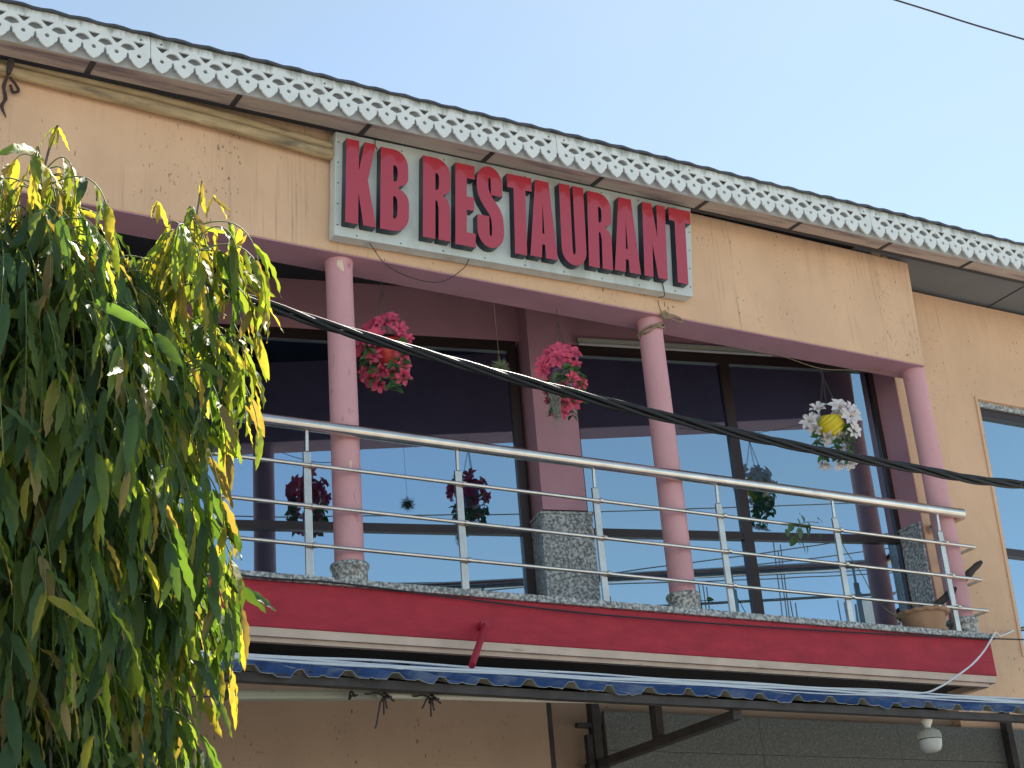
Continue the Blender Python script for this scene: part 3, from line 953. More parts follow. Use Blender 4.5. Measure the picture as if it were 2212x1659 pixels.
# ------------------------------------------------------------------ steel railing
rl = thing('balcony_railing', 'stainless steel railing along the red balcony edge', 'railing', (4.7, 8.015, 4.27))
YH = 8.015
hr = MB()
hr.tube([(0.3, YH, 5.222), (8.80, YH, 5.216), (8.832, YH + 0.03, 5.216), (8.835, 8.395, 5.216)], 0.037, 20)
hr.build('handrail', M['steel'], rl)
for zz in (4.967, 4.712, 4.472):
    MB().tube([(0.3, YH, zz + 0.003), (8.862, YH, zz - 0.012), (8.874, YH + 0.012, zz - 0.012), (8.874, 8.395, zz - 0.012)], 0.0125, 12).build('rail', M['steel'], rl)
for px in (0.41, 1.425, 2.44, 3.453, 4.468, 5.483, 6.488, 7.525, 8.548):
    po = MB()
    po.box(px - 0.024, px + 0.024, YH + 0.0135, YH + 0.0325, 4.271, 5.055)
    p_ = po.build('post', M['steel'], rl, 0.004)
    MB().tube([(px, YH + 0.02, 5.056), (px, YH + 0.014, 5.185)], 0.0125, 10).build('spigot', M['steel'], p_)
    cl = MB()
    for zz in (4.967, 4.712, 4.472):
        cl.tube([(px + 0.012, YH, zz - 0.003), (px + 0.036, YH, zz - 0.003)], 0.0175, 12)
    tag(cl.build('rail_clamps', M['steel'], p_), kind='stuff')

# ------------------------------------------------------------------ bamboo poles, cloth tie
for nm, y_, z0, r0, lab in (('bamboo_pole', 7.972, 7.218, 0.038, 'lower of two dry bamboo poles tied under the eave left of the sign'), ('bamboo_pole', 7.985, 7.292, 0.030, 'upper thinner dry bamboo pole tied under the eave left of the sign')):
    pts, rr = [], []
    nseg = 64
    for i in range(nseg + 1):
        x = -0.8 + (3.655 + 0.8) * i / nseg
        node = abs(((x + 0.3 * r0 * 10) / 0.47) % 1.0 - 0.5) < 0.03
        pts.append((x, y_ + 0.006 * math.sin(x * 1.7), z0 - 0.040 * (x - 1.5) + 0.006 * math.sin(x * 2.9)))
        rr.append(r0 * (1.10 if node else 1.0))
    tag(MB().tube(pts, rr, 14).build(nm, M['bamboo']), lab, 'bamboo pole', 'bamboo poles under the eave')
tc_ = MB()
tc_.tube([(1.60, 7.93, 7.30), (1.592, 7.92, 7.22), (1.585, 7.93, 7.16)], [0.018, 0.020, 0.014], 8)
tc_.tube(spline([(1.585, 7.94, 7.16), (1.575, 7.985, 7.10), (1.59, 7.995, 7.03), (1.572, 7.995, 6.97), (1.60, 7.995, 6.90)], 4), [0.008, 0.009, 0.011, 0.012, 0.012, 0.010, 0.012, 0.012, 0.013, 0.011, 0.010, 0.012, 0.012, 0.010, 0.008, 0.006, 0.003], 7)
tc_.tube(spline([(1.60, 7.95, 7.15), (1.64, 7.98, 7.13), (1.66, 7.99, 7.10), (1.63, 7.99, 7.08), (1.61, 7.98, 7.12)], 4), 0.010, 6)
tag(tc_.build('cloth_tie', M['dark_rope']), 'dark knotted cloth strip hanging from the bamboo poles at far left', 'tie')

# ------------------------------------------------------------------ rope round the middle column
rp_ = MB()
ring = []
for i in range(26):
    a = math.radians(-200 + 300 * i / 25)
    ring.append((6.174 + 0.097 * math.cos(a), 8.141 + 0.097 * math.sin(a), 6.360 + 0.045 * math.sin(a * 1.0 + 2.2) + 0.01 * math.cos(2 * a)))
rp_.tube(ring, 0.008, 7)
ring2 = [(x + 0.003, y - 0.004, z - 0.024 + 0.01 * math.sin(i)) for i, (x, y, z) in enumerate(ring)]
rp_.tube(ring2, 0.008, 7)
kx, ky, kz = 6.215, 8.022, 6.435
for i in range(5):
    a = i * 1.3
    rp_.tube(spline([(kx + 0.02 * math.cos(a), ky - 0.012, kz + 0.02 * math.sin(a)), (kx + 0.03 * math.cos(a + 1.5), ky - 0.025, kz + 0.03 * math.sin(a + 1.5)), (kx + 0.02 * math.cos(a + 3), ky - 0.012, kz + 0.025 * math.sin(a + 3)), (kx, ky - 0.02, kz)], 4), 0.008, 6)
rp_.tube(spline([(kx, ky - 0.015, kz), (kx + 0.06, ky - 0.02, kz + 0.012), (kx + 0.13, ky - 0.018, kz + 0.0), (kx + 0.15, ky - 0.015, kz - 0.025), (kx + 0.10, ky - 0.018, kz - 0.03), (kx + 0.02, ky - 0.015, kz - 0.01)], 5), 0.006, 6)
rp_.tube(spline([(kx - 0.01, ky - 0.01, kz), (kx - 0.03, ky - 0.004, kz + 0.07), (kx - 0.035, ky - 0.004, kz + 0.12)], 4), 0.003, 5)
tag(rp_.build('rope', M['rope']), 'jute rope knotted round the top of the pink column below the sign', 'rope')

# ------------------------------------------------------------------ wires and cables
cb = thing('aerial_cable', 'thick twisted black power cable sagging across the front of the balcony', 'cable', (4.9, 6.3, 4.77))
cpts = spline([(-7.0, 6.35, 6.3), (-3.0, 6.33, 5.72), (0.3, 6.3, 5.30), (2.206, 6.3, 5.078), (2.986, 6.3, 4.965), (3.839, 6.3, 4.862), (4.876, 6.3, 4.772), (5.835, 6.3, 4.712), (6.614, 6.3, 4.692), (7.511, 6.3, 4.690), (10.0, 6.3, 4.86), (14.0, 6.28, 5.6)], 40)
for k_ in range(4):
    st = []
    acc = 0.0
    for i, p in enumerate(cpts):
        if i:
            acc += (p - cpts[i - 1]).length
        a = acc * 2 * math.pi / 1.15 + k_ * math.pi / 2 + 0.25 * math.sin(acc * 1.3)
        rr = 0.0175 * (1 + 0.12 * math.sin(acc * 2.1 + k_))
        st.append((p.x, p.y + rr * math.cos(a), p.z + rr * math.sin(a)))
    MB().tube(st, 0.0118, 8).build('strand', M['cable'], cb)


def wire(name, pts, r, m, label, cat='wire', group=None, n=8, seg=6):
    return tag(tube(name, spline(pts, n), r, m, None, seg), label, cat, group)


wire('black_wire', [(0.6, 7.955, 4.31), (2.4, 7.955, 4.255), (3.111, 7.955, 4.230), (3.503, 7.955, 4.236), (3.792, 7.955, 4.228), (4.428, 7.955, 4.201), (5.379, 7.955, 4.172), (6.859, 7.955, 4.179), (8.122, 7.955, 4.207), (9.113, 7.955, 4.240), (11.5, 7.99, 4.35)], 0.0055, M['wire_black'], 'thin black wire running along the red balcony band')
wire('overhead_wire', [(2.0, 12.0, 14.05), (8.0, 12.0, 14.20), (13.884, 12.0, 14.399), (16.335, 12.0, 14.477), (24, 12.0, 14.9)], 0.014, M['wire_black'], 'single thin wire crossing the sky at top right')
wire('white_wire', [(9.523, 8.39, 4.452), (9.15, 8.2, 4.335), (8.84, 7.96, 4.276), (8.76, 7.945, 4.215), (8.613, 7.9, 4.109), (8.396, 7.83, 3.985), (8.075, 7.72, 3.844), (7.856, 7.65, 3.756), (7.647, 7.6, 3.695), (7.3, 7.53, 3.668), (6.6, 7.45, 3.645), (5.6, 7.50, 3.66)], 0.007, M['wire_white'], 'white wire hanging from the balcony corner down to the awning', n=10)

# ------------------------------------------------------------------ blue awning
aw = thing('blue_awning', 'blue corrugated metal awning on dark iron brackets below the balcony', 'awning', (5.2, 6.85, 3.36))
Y0, Z0A, Y1, Z1A = 6.80, 3.385, 8.06, 3.785
prof = [(0.0, 0.0), (0.018, 0.0), (0.05, 0.036), (0.085, 0.036), (0.117, 0.0), (0.168, 0.0), (0.178, 0.006), (0.196, 0.006), (0.206, 0.0)]


def sheet(x0, wig):
    mb = MB()
    xs_, hs_ = [], []
    for kk in range(4):
        for px, ph in prof:
            xs_.append(kk * 0.25 + px)
            hs_.append(ph)
    xs_ += [1.0, 1.018]
    hs_ += [0.0, 0.001]
    n = len(xs_)
    rows = 6
    vs = []
    for j in range(rows):
        t = j / (rows - 1)
        for i in range(n):
            dy = 0.0
            if j == 0:
                dy = 0.012 * math.sin(xs_[i] * 9 + wig) + 0.006 * math.sin(xs_[i] * 37 + wig * 2)
            hz = hs_[i] * (1 + 0.05 * math.sin(i + wig))
            if j == 0 and abs(xs_[i] - (0.3 + 0.1 * (wig % 3))) < 0.06:
                hz -= 0.012
            vs.append((x0 + xs_[i], Y0 + (Y1 - Y0) * t + dy, Z0A + (Z1A - Z0A) * t + hz + 0.002 * (wig % 2)))
    fs = [(j * n + i, j * n + i + 1, (j + 1) * n + i + 1, (j + 1) * n + i) for j in range(rows - 1) for i in range(n - 1)]
    mb.add(vs, fs, 0)
    dn = [(x, y, z - 0.0022) for x, y, z in vs]
    mb.add(dn, [tuple(reversed(f)) for f in fs], 1)
    mb.add(vs[:n] + dn[:n], [(i + 1, i, i + n, i + 1 + n) for i in range(n - 1)], 2)
    return mb.build('roofing_sheet', [M['blue'], M['sheet_under'], M['sheet_under']], aw)


for i in range(11):
    sheet(0.292 + 1.0 * i, i)
fb = MB()
fb.hexa([(0.3, 6.835, 3.372), (4.199, 6.835, 3.342), (4.199, 6.885, 3.342), (0.3, 6.885, 3.372), (0.3, 6.835, 3.418), (4.199, 6.835, 3.384), (4.199, 6.885, 3.384), (0.3, 6.885, 3.418)])
fb.box(4.2, 11.4, 6.835, 6.885, 3.341, 3.383)
fb.build('front_beam', M['iron'], aw)
for tx in (1.83, 5.495, 9.16):
    MB().beam((tx, 6.886, 3.360), (tx, 8.43, 3.85), 0.05, 0.05, (1, 0, 0)).build('rafter', M['iron'], aw)
    MB().box(tx - 0.03, tx + 0.03, 6.886, 8.44, 3.290, 3.340).build('tie_bar', M['iron'], aw)
    MB().box(tx - 0.025, tx + 0.025, 7.625, 7.685, 3.3405, 3.56).build('strut', M['iron'], aw)
    MB().box(tx - 0.03, tx + 0.03, 8.30 if tx > 5 else 8.23, 8.36 if tx > 5 else 8.29, 0.0, 3.80).build('wall_post', M['iron'], aw)
MB().box(5.36, 5.464, 8.31, 8.35, 3.545, 3.575).build('stub', M['iron'], aw)
MB().box(5.42, 5.462, 8.31, 8.35, 2.6, 3.50).build('stub', M['iron'], aw)
scr = MB()
for i in range(42):
    x = 0.36 + i * 0.25
    if rnd.random() < 0.55:
        yy = Y0 + 0.16 + 0.03 * rnd.random()
        scr.lathe((x + rnd.choice((0.0, 0.125)), yy, Z0A + (yy - Y0) * 0.3175 + 0.004), [(0.012, 0.0), (0.010, 0.008), (0.004, 0.012)], 8)
tag(scr.build('roofing_screws', M['iron'], aw), kind='stuff')

# white wires lying along the awning
for i in range(7):
    yb = (7.12, 7.22, 7.27, 7.42, 7.50, 7.70, 7.90)[i]
    ph = rnd.random() * 6
    pts = []
    for j in range(40):
        x = 0.4 + j * 0.27
        y = yb + 0.055 * math.sin(x * (0.9 + 0.13 * i) + ph) + 0.025 * math.sin(x * 3.1 + ph * 2)
        z = Z0A + (y - Y0) * 0.3175 + 0.043 + 0.004 * math.sin(x * 5 + ph) + 0.0015 * (i % 3)
        pts.append((x, y, z))
    wire('white_wire', pts, 0.0042 + 0.0006 * (i % 3), M['wire_white'], 'white wire lying along the top of the blue awning', 'wire', 'white wires strewn along the awning', 3, 6)

# red drain pipe
rd = MB()
rd.tube([(4.525, 7.985, 4.045), (4.522, 7.945, 4.043), (4.50, 7.90, 4.005), (4.21, 7.56, 3.690)], 0.020, 14)
rd.tube([(4.526, 8.0, 4.046), (4.524, 7.93, 4.045)], 0.026, 14)
tag(rd.build('drain_pipe', M['red_pipe']), 'short red drain pipe slanting from the red band to the awning', 'pipe')

# tube light batten under the awning beam
bt = thing('tube_light', 'pale tube light batten tied under the left part of the awning', 'light', (2.58, 7.05, 3.36))
a_, b_ = Vector((2.585, 7.05, 3.334)), Vector((3.83, 7.05, 3.392))
MB().beam(a_, b_, 0.06, 0.045).build('casing', M['batten'], bt, 0.006)
d_ = (b_ - a_).normalized()
MB().beam(a_ - d_ * 0.016, a_ - d_ * 0.0005, 0.064, 0.049).build('end_cap', M['iron'], bt, 0.003)
MB().beam(a_ + Vector((0, -0.034, 0.0)), b_ + Vector((0, -0.034, 0.0)), 0.004, 0.016).build('casing_rib', M['batten'], bt)
tube('lead', spline([a_ - d_ * 0.016, a_ - d_ * 0.2 + Vector((0, 0, -0.004)), a_ - d_ * 0.9 + Vector((0, 0, 0.02))], 5), 0.0035, M['wire_black'], bt, 5)
cdt = MB()
cdt.tube([(3.343, 6.98, 3.352), (4.2, 6.98, 3.366), (4.94, 6.98, 3.384), (4.975, 6.98, 3.388), (4.985, 6.98, 3.41)], 0.0135, 12)
cdt.tube([(4.955, 6.98, 3.386), (4.978, 6.98, 3.390), (4.986, 6.98, 3.414)], 0.018, 12)
tag(cdt.build('conduit_pipe', M['pvc']), 'white plastic conduit pipe with an elbow tied under the awning beam', 'pipe')
for x_, hang in ((3.18, 0.0), (3.36, 0.16), (3.62, 0.05)):
    r_ = MB()
    r_.tube(spline([(x_, 6.86, 3.318), (x_ + 0.01, 6.95, 3.335), (x_ + 0.02, 7.0, 3.33), (x_ + 0.012, 6.96, 3.36), (x_ - 0.004, 6.88, 3.316)], 5), 0.006, 6)
    if hang:
        for q in range(5):
            dx = (-0.10, -0.05, 0.02, 0.06, 0.0)[q]
            dz = (0.01, -hang, -0.06, -0.02, -0.09)[q]
            r_.tube(spline([(x_ + 0.01, 6.955, 3.34), (x_ + dx * 0.4, 6.945, 3.34 + dz * 0.3 + 0.012), (x_ + dx * 0.8, 6.95, 3.34 + dz * 0.8), (x_ + dx, 6.95, 3.34 + dz)], 4), 0.005, 5)
    elif x_ > 3.5:
        r_.tube(spline([(x_, 6.96, 3.33), (x_ - 0.03, 6.95, 3.30), (x_ - 0.02, 6.95, 3.27), (x_ + 0.01, 6.95, 3.28), (x_, 6.95, 3.31)], 4), 0.005, 5)
    tag(r_.build('rope_tie', M['dark_rope']), {3.18: 'short dark rope loop holding the tube light to the awning beam', 3.36: 'dark rope knot with loose ends dangling by the tube light', 3.62: 'small rope curl hanging at the left end of the white conduit'}[x_], 'rope')

# bulb
lb = thing('light_bulb', 'large white bulb hanging in a holder under the awning at right', 'light bulb', (6.945, 6.92, 3.38))
bx, by = 6.945, 6.92
MB().lathe((bx, by, 0), [(0.018, 3.294), (0.022, 3.310), (0.034, 3.332), (0.040, 3.350), (0.036, 3.352)], 20).build('holder', M['pvc'], lb)
MB().lathe((bx, by, 0), [(0.070, 3.226), (0.070, 3.250), (0.062, 3.273), (0.038, 3.288), (0.020, 3.2935)], 26).build('bulb_body', M['bulb_body'], lb)
MB().lathe((bx, by, 0), [(0.0712, 3.2225), (0.0712, 3.2275)], 26, cap=False).build('seam', M['iron'], lb)
for k_ in range(26):
    a = k_ * 2 * math.pi / 26
    MB().tube([(bx + 0.070 * math.cos(a), by + 0.070 * math.sin(a), 3.229), (bx + 0.070 * math.cos(a), by + 0.070 * math.sin(a), 3.250), (bx + 0.061 * math.cos(a), by + 0.061 * math.sin(a), 3.272)], 0.003, 5).build('rib', M['bulb_body'], lb)
MB().lathe((bx, by, 0), [(0.0, 3.150), (0.036, 3.152), (0.054, 3.162), (0.065, 3.185), (0.070, 3.2255)], 26).build('diffuser', M['bulb'], lb)

# ------------------------------------------------------------------ pot with a dead stem, pothos on the rail
pt = thing('flower_pot', 'terracotta pot with a wavy rim behind the railing at right', 'flower pot', (8.33, 8.13, 4.271))
px_, py_ = 8.315, 8.13
prof_p = [(0.122, 4.272), (0.145, 4.34), (0.163, 4.415)]
MB().lathe((px_, py_, 0), prof_p, 30).build('body', M['terracotta'], pt)
rim = MB()
vs, fs = [], []
nr = 72
for j, (r, h) in enumerate(((0.162, 4.410), (0.186, 4.414), (0.192, 4.430), (0.178, 4.444), (0.155, 4.441), (0.145, 4.41))):
    for i in range(nr):
        a = 2 * math.pi * i / nr
        rr = r + (0.007 * math.sin(a * 14) if 0 < j < 4 else 0)
        vs.append((px_ + rr * math.cos(a), py_ + rr * math.sin(a), h + (0.006 * math.sin(a * 14 + 1) if 0 < j < 5 else 0)))
for j in range(5):
    for i in range(nr):
        i2 = (i + 1) % nr
        fs.append((j * nr + i, j * nr + i2, (j + 1) * nr + i2, (j + 1) * nr + i))
rim.add(vs, fs, 0, True)
rim.build('rim', M['terracotta'], pt)
sp_ = []
rr_ = []
for i in range(15):
    t = i / 14
    sp_.append((8.33 + 0.63 * t, 8.13 - 0.06 * t, 4.40 + 0.46 * t + 0.006 * math.sin(9 * t)))
    rr_.append(0.030 + 0.004 * math.sin(i * 2.4) - 0.004 * t)
rr_[-1] = 0.016
tag(MB().tube(sp_, rr_, 10).build('dead_stem', M['stick']), 'thick dark dead stem leaning out of the terracotta pot', 'plant stem')
tag(tube('thin_vine', spline([(7.56, 8.04, 4.96), (7.60, 8.06, 4.84), (7.72, 8.06, 4.66), (7.80, 8.06, 4.50), (7.90, 8.05, 4.40), (8.02, 8.05, 4.36), (8.14, 8.10, 4.42), (8.26, 8.13, 4.45)], 6), 0.0035, M['twig'], None, 5), 'thin dry vine trailing from the railing post to the terracotta pot', 'vine')


def heart_leaf(name, L_, W_, m, bend=0.25):
    """Broad pointed leaf lying along +x, up +z, stalk at origin."""
    outl = [(0.0, 0.0), (-0.04, 0.55), (0.10, 0.92), (0.32, 1.0), (0.58, 0.80), (0.82, 0.42), (1.0, 0.0)]
    vs = []
    for x, w in outl:
        z = -bend * x * x * L_
        vs.append((x * L_, w * W_ / 2, z + 0.12 * w * W_))
        vs.append((max(0, x) * L_, 0, z))
        vs.append((x * L_, -w * W_ / 2, z + 0.12 * w * W_))
    fs = []
    for i in range(len(outl) - 1):
        a = i * 3
        fs += [(a, a + 1, a + 4, a + 3), (a + 1, a + 2, a + 5, a + 4)]
    me = bpy.data.meshes.new(name)
    me.from_pydata(vs, [], fs)
    me.materials.append(m)
    for p in me.polygons:
        p.use_smooth = True
    return me


def place(name, me, parent, loc, rot, scale):
    o = bpy.data.objects.new(name, me)
    C.objects.link(o)
    o.parent = parent
    o.location = Vector(loc) - origin_of(parent)
    o.rotation_euler = rot
    o.scale = (scale, scale, scale) if not isinstance(scale, tuple) else scale
    return o


ph_ = thing('pothos_vine', 'small green pothos vine hanging over the top thin rail', 'plant', (7.18, 8.0, 4.97))
ph_me = heart_leaf('leaf', 1.0, 0.72, M['pothos_leaf'])
tube('stem', spline([(7.34, 8.0, 4.99), (7.24, 7.995, 4.985), (7.16, 7.985, 4.955), (7.10, 7.985, 4.88), (7.12, 7.985, 4.80)], 5), 0.003, M['twig'], ph_, 5)
for (x, z, s, rx, ry, rz) in ((7.165, 5.03, 0.085, 0.9, 0.3, 0.4), (7.14, 4.99, 0.095, 1.0, 0.9, 0.2), (7.215, 4.97, 0.085, 1.2, 0.8, 0.6), (7.20, 4.945, 0.09, 1.0, 1.2, 0.0), (7.10, 4.85, 0.085, 1.1, 0.7, 2.7), (7.135, 4.82, 0.085, 1.0, 0.9, 0.2), (7.175, 4.80, 0.06, 1.2, 1.2, 0.5), (7.02, 4.90, 0.06, 1.1, 1.3, 2.6), (7.31, 5.005, 0.06, 0.9, 0.1, 0.2), (7.325, 4.91, 0.055, 1.0, 1.2, 0.3), (7.15, 4.91, 0.09, 1.2, 1.0, 3.0), (7.09, 4.94, 0.075, 1.2, 0.6, 2.9)):
    place('leaf', ph_me, ph_, (x, 7.985 + rnd.uniform(-0.015, 0.01), z), (rx, ry, rz), s)

# ------------------------------------------------------------------ hanging flower baskets
RV = Vector((0.853, -0.522, 0))         # to the right as seen from the street
VV = Vector((-0.522, -0.853, 0))        # towards the viewer
UP = Vector((0, 0, 1))


def flower_mesh(name, petals, R, open_, m, stam):
    """Layered flower looking along +z."""
    mb = MB()
    for layer in range(2):
        k0 = petals if layer == 0 else petals - 2
        for k_ in range(k0):
            a = 2 * math.pi * (k_ + 0.5 * layer) / k0 + 0.15 * math.sin(k_ * 5 + layer)
            Rr = R * (1.0 if layer == 0 else 0.72)
            tip = open_ * (0.75 if layer == 0 else 1.25)
            row = [(0.10, 0.07, 0.0), (0.42, 0.23, tip * 0.22), (0.74, 0.25, tip * 0.36), (1.05, 0.015, tip * 0.34)]
            vs = []
            for rr, w, h in row:
                for sgn, lift in ((1, 0.22), (0, 0.0), (-1, 0.22)):
                    x, y = rr * Rr, sgn * w * Rr
                    vs.append((x * math.cos(a) - y * math.sin(a), x * math.sin(a) + y * math.cos(a), (h + lift * w * 2 + 0.05 * math.sin(k_ * 3 + rr * 5)) * Rr))
            fs = []
            for i in range(3):
                b = i * 3
                fs += [(b, b + 3, b + 4, b + 1), (b + 1, b + 4, b + 5, b + 2)]
            mb.add(vs, fs, 0, True)
    for k_ in range(7):
        a = k_ * 0.9
        x, y = 0.13 * R * math.cos(a), 0.13 * R * math.sin(a)
        mb.add([(x * 0.5 - 0.02 * R, y * 0.5, 0), (x * 0.5 + 0.02 * R, y * 0.5, 0), (x + 0.015 * R, y, 0.42 * R), (x - 0.015 * R, y, 0.42 * R)], [(0, 1, 2, 3)], 1)
    me = bpy.data.meshes.new(name)
    me.from_pydata(mb.v, [], mb.f)
    me.materials.append(m)
    me.materials.append(stam)
    me.polygons.foreach_set('material_index', mb.mi)
    me.polygons.foreach_set('use_smooth', mb.sm)
    return me


FL_P = [flower_mesh('flower', 8, 1.0, 0.9, M['petal_pink'], M['stamen']), flower_mesh('flower', 6, 1.0, 1.7, M['petal_pink'], M['stamen'])]
FL_W = [flower_mesh('flower', 7, 1.0, 0.8, M['petal_white'], M['stamen_y']), flower_mesh('flower', 6, 1.0, 1.7, M['petal_white'], M['stamen_y'])]
VL = heart_leaf('leaf', 1.0, 0.78, M['vine_leaf'], 0.3)


def aim(dirv, spin):
    q = Vector(dirv).normalized().to_track_quat('Z', 'Y')
    return (q @ Vector((0, 0, 1)).rotation_difference(Vector((0, 0, 1)))).to_euler() if spin is None else (q.to_matrix() @ Matrix.Rotation(spin, 3, 'Z')).to_euler()


def basket(name, label, cat, c, top, flowers, vines, pot, FL, hang=None):
    """c: middle of the pot; flowers: (right, up, toward viewer, radius, mesh, droop)."""
    c = Vector(c)
    t = thing(name, label, cat, (c.x, c.y, c.z), 'hanging flower baskets on the balcony')
    pr, ph, pm, tilt = pot
    mb = MB()
    prof_ = [(pr * 0.58, -ph / 2), (pr * 0.62, -ph / 2 + 0.004), (pr * 0.92, -ph * 0.15), (pr * 1.0, ph * 0.15), (pr * 0.90, ph * 0.5), (pr * 0.84, ph * 0.5), (pr * 0.8, ph * 0.2)]
    Rm = Matrix.Rotation(tilt, 3, RV)
    if pm == 'pot_yellow':
        vs, fs = [], []
        sg_, rg = 20, 9
        for j in range(rg + 1):
            v = j / rg
            r = pr * (0.60 + 0.42 * math.sin(math.pi * min(1, v * 0.92 + 0.06)) ** 0.8)
            for i in range(sg_):
                a = 2 * math.pi * i / sg_
                bmp = 0.005 * (1 if (i + j) % 2 else -1) * (1 if 0 < j < rg else 0)
                vs.append(c + Rm @ Vector(((r + bmp) * math.cos(a), (r + bmp) * math.sin(a), -ph / 2 + ph * v)))
        for j in range(rg):
            for i in range(sg_):
                i2 = (i + 1) % sg_
                fs.append((j * sg_ + i, j * sg_ + i2, (j + 1) * sg_ + i2, (j + 1) * sg_ + i))
        mb.add(vs, fs, 0, False)
        mb.add(vs[:sg_], [tuple(reversed(range(sg_)))])
    else:
        mb.lathe(c, prof_, 26, 0, Rm)
    mb.build('pot', M[pm], t)
    top = Vector(top)
    rimz = c + UP * ph * 0.5
    for k_ in range(3):
        a = 2.1 * k_ + 0.6
        e = rimz + RV * (pr * 0.86 * math.cos(a)) + VV * (pr * 0.86 * math.sin(a))
        ln = MB()
        n = max(6, int((e - top).length / 0.020))
        for i in range(n):
            p = top.lerp(e, (i + 0.5) / n)
            d = (e - top).normalized()
            s = (RV if i % 2 else VV) * 0.0045
            h = d * (0.5 * (e - top).length / n * 1.25)
            ln.tube([p - h, p - h * 0.6 + s, p + h * 0.6 + s, p + h, p + h * 0.6 - s, p - h * 0.6 - s, p - h], 0.0014, 4, 0, False)
        ln.build('chain', M['chain'], t)
    hk = MB()
    hz = top.z
    hk.tube([(top.x + 0.014 * math.cos(a), top.y, hz + 0.014 + 0.014 * math.sin(a)) for a in [k_ * math.pi / 5 for k_ in range(11)]], 0.002, 5, 0, False)
    hk.tube([(top.x, top.y, hz + 0.028), (top.x, top.y, 6.437 if hang is None else hang)], 0.002, 5)
    hk.build('hook', M['chain'], t)
    for (r, u, v, rad, mi, droop) in flowers:
        p = c + RV * r + UP * u + VV * v
        d = RV * (r * 2.2 + rnd.uniform(-0.15, 0.15)) + VV * (0.55 + v * 1.5) + UP * (0.35 - droop + rnd.uniform(-0.1, 0.1))
        place('flower', FL[mi], t, p, aim(d, rnd.uniform(0, 6)), (rad * rnd.uniform(1.0, 1.25), rad * rnd.uniform(0.95, 1.2), rad * rnd.uniform(0.8, 1.3)))
    for k_ in range(7):
        a = k_ * 2.399
        r_, u_, v_ = 0.08 * math.cos(a), 0.13 - 0.028 * k_, -0.07 - 0.04 * (k_ % 3) / 2
        place('flower', FL[k_ % 2], t, c + RV * r_ + UP * u_ + VV * v_, aim(RV * r_ * 3 - VV * 0.6 + UP * (0.3 - 0.12 * k_), k_), 0.055)
    vines = list(vines) + [[(-0.06, 0.04, -0.08), (-0.08, -0.06, -0.1), (-0.07, -0.16, -0.09), (-0.07, -0.22, -0.08)], [(0.05, 0.04, -0.08), (0.07, -0.05, -0.1), (0.06, -0.14, -0.09), (0.05, -0.24, -0.08)]]
    for pts in vines:
        P3 = [c + RV * r + UP * u + VV * v for r, u, v in pts]
        sp3 = spline(P3, 6)
        MB().tube(sp3, 0.0028, 5).build('stem', M['twig'], t)
        for i, q in enumerate(sp3[2:]):
            if i % 2 == 0:
                for s in (1, -1):
                    d = RV * s * rnd.uniform(0.5, 1.0) + VV * rnd.uniform(0.0, 0.7) + UP * rnd.uniform(-0.9, 0.2)
                    qd = d.normalized().to_track_quat('X', 'Z')
                    e = (qd.to_matrix() @ Matrix.Rotation(rnd.uniform(-0.9, 0.9), 3, 'X')).to_euler()
                    place('leaf', VL, t, q + Vector((rnd.uniform(-.006, .006), rnd.uniform(-.006, .006), 0)), e, rnd.uniform(0.045, 0.070))
    return t


# left basket: red pot, crimson flowers
b1 = basket('flower_basket', 'hanging basket of crimson flowers in a red pot, beside the left pink column', 'flower basket', (4.133, 8.27, 5.925), (4.10, 8.24, 6.36),
            [(0.02, 0.165, 0.09, 0.085, 0, 0.0), (-0.08, 0.14, 0.06, 0.075, 0, 0.1), (0.09, 0.12, 0.07, 0.06, 1, 0.2), (-0.13, 0.08, 0.07, 0.07, 0, 0.2), (-0.06, 0.055, 0.12, 0.07, 0, 0.35), (0.15, 0.05, 0.05, 0.035, 1, 0.4), (-0.005, 0.20, -0.02, 0.07, 1, -0.4),
             (-0.075, -0.075, 0.10, 0.055, 0, 0.3), (-0.15, 0.0, 0.03, 0.055, 0, 0.4), (-0.13, -0.16, 0.06, 0.05, 1, 0.9), (-0.10, -0.215, 0.08, 0.055, 1, 1.0), (-0.055, -0.25, 0.05, 0.05, 1, 1.1), (0.105, -0.215, 0.08, 0.055, 1, 0.9), (0.11, -0.135, 0.07, 0.05, 0, 0.5), (0.03, -0.16, 0.03, 0.045, 1, 0.9), (0.105, -0.06, 0.06, 0.045, 1, 0.5), (-0.05, -0.13, 0.0, 0.06, 1, 0.8), (0.13, -0.0, 0.05, 0.035, 1, 0.6)],
            [[(-0.08, 0.05, 0.1), (-0.11, -0.05, 0.11), (-0.10, -0.15, 0.10), (-0.09, -0.24, 0.08)], [(0.08, 0.06, 0.07), (0.12, -0.02, 0.08), (0.11, -0.13, 0.08), (0.11, -0.24, 0.08)], [(0.03, -0.05, 0.04), (0.04, -0.14, 0.04), (0.02, -0.22, 0.05), (0.03, -0.27, 0.05)], [(-0.1, 0.02, 0.05), (-0.15, -0.05, 0.05), (-0.14, -0.16, 0.04)]],
            (0.085, 0.17, 'pot_red', 0.25), FL_P)
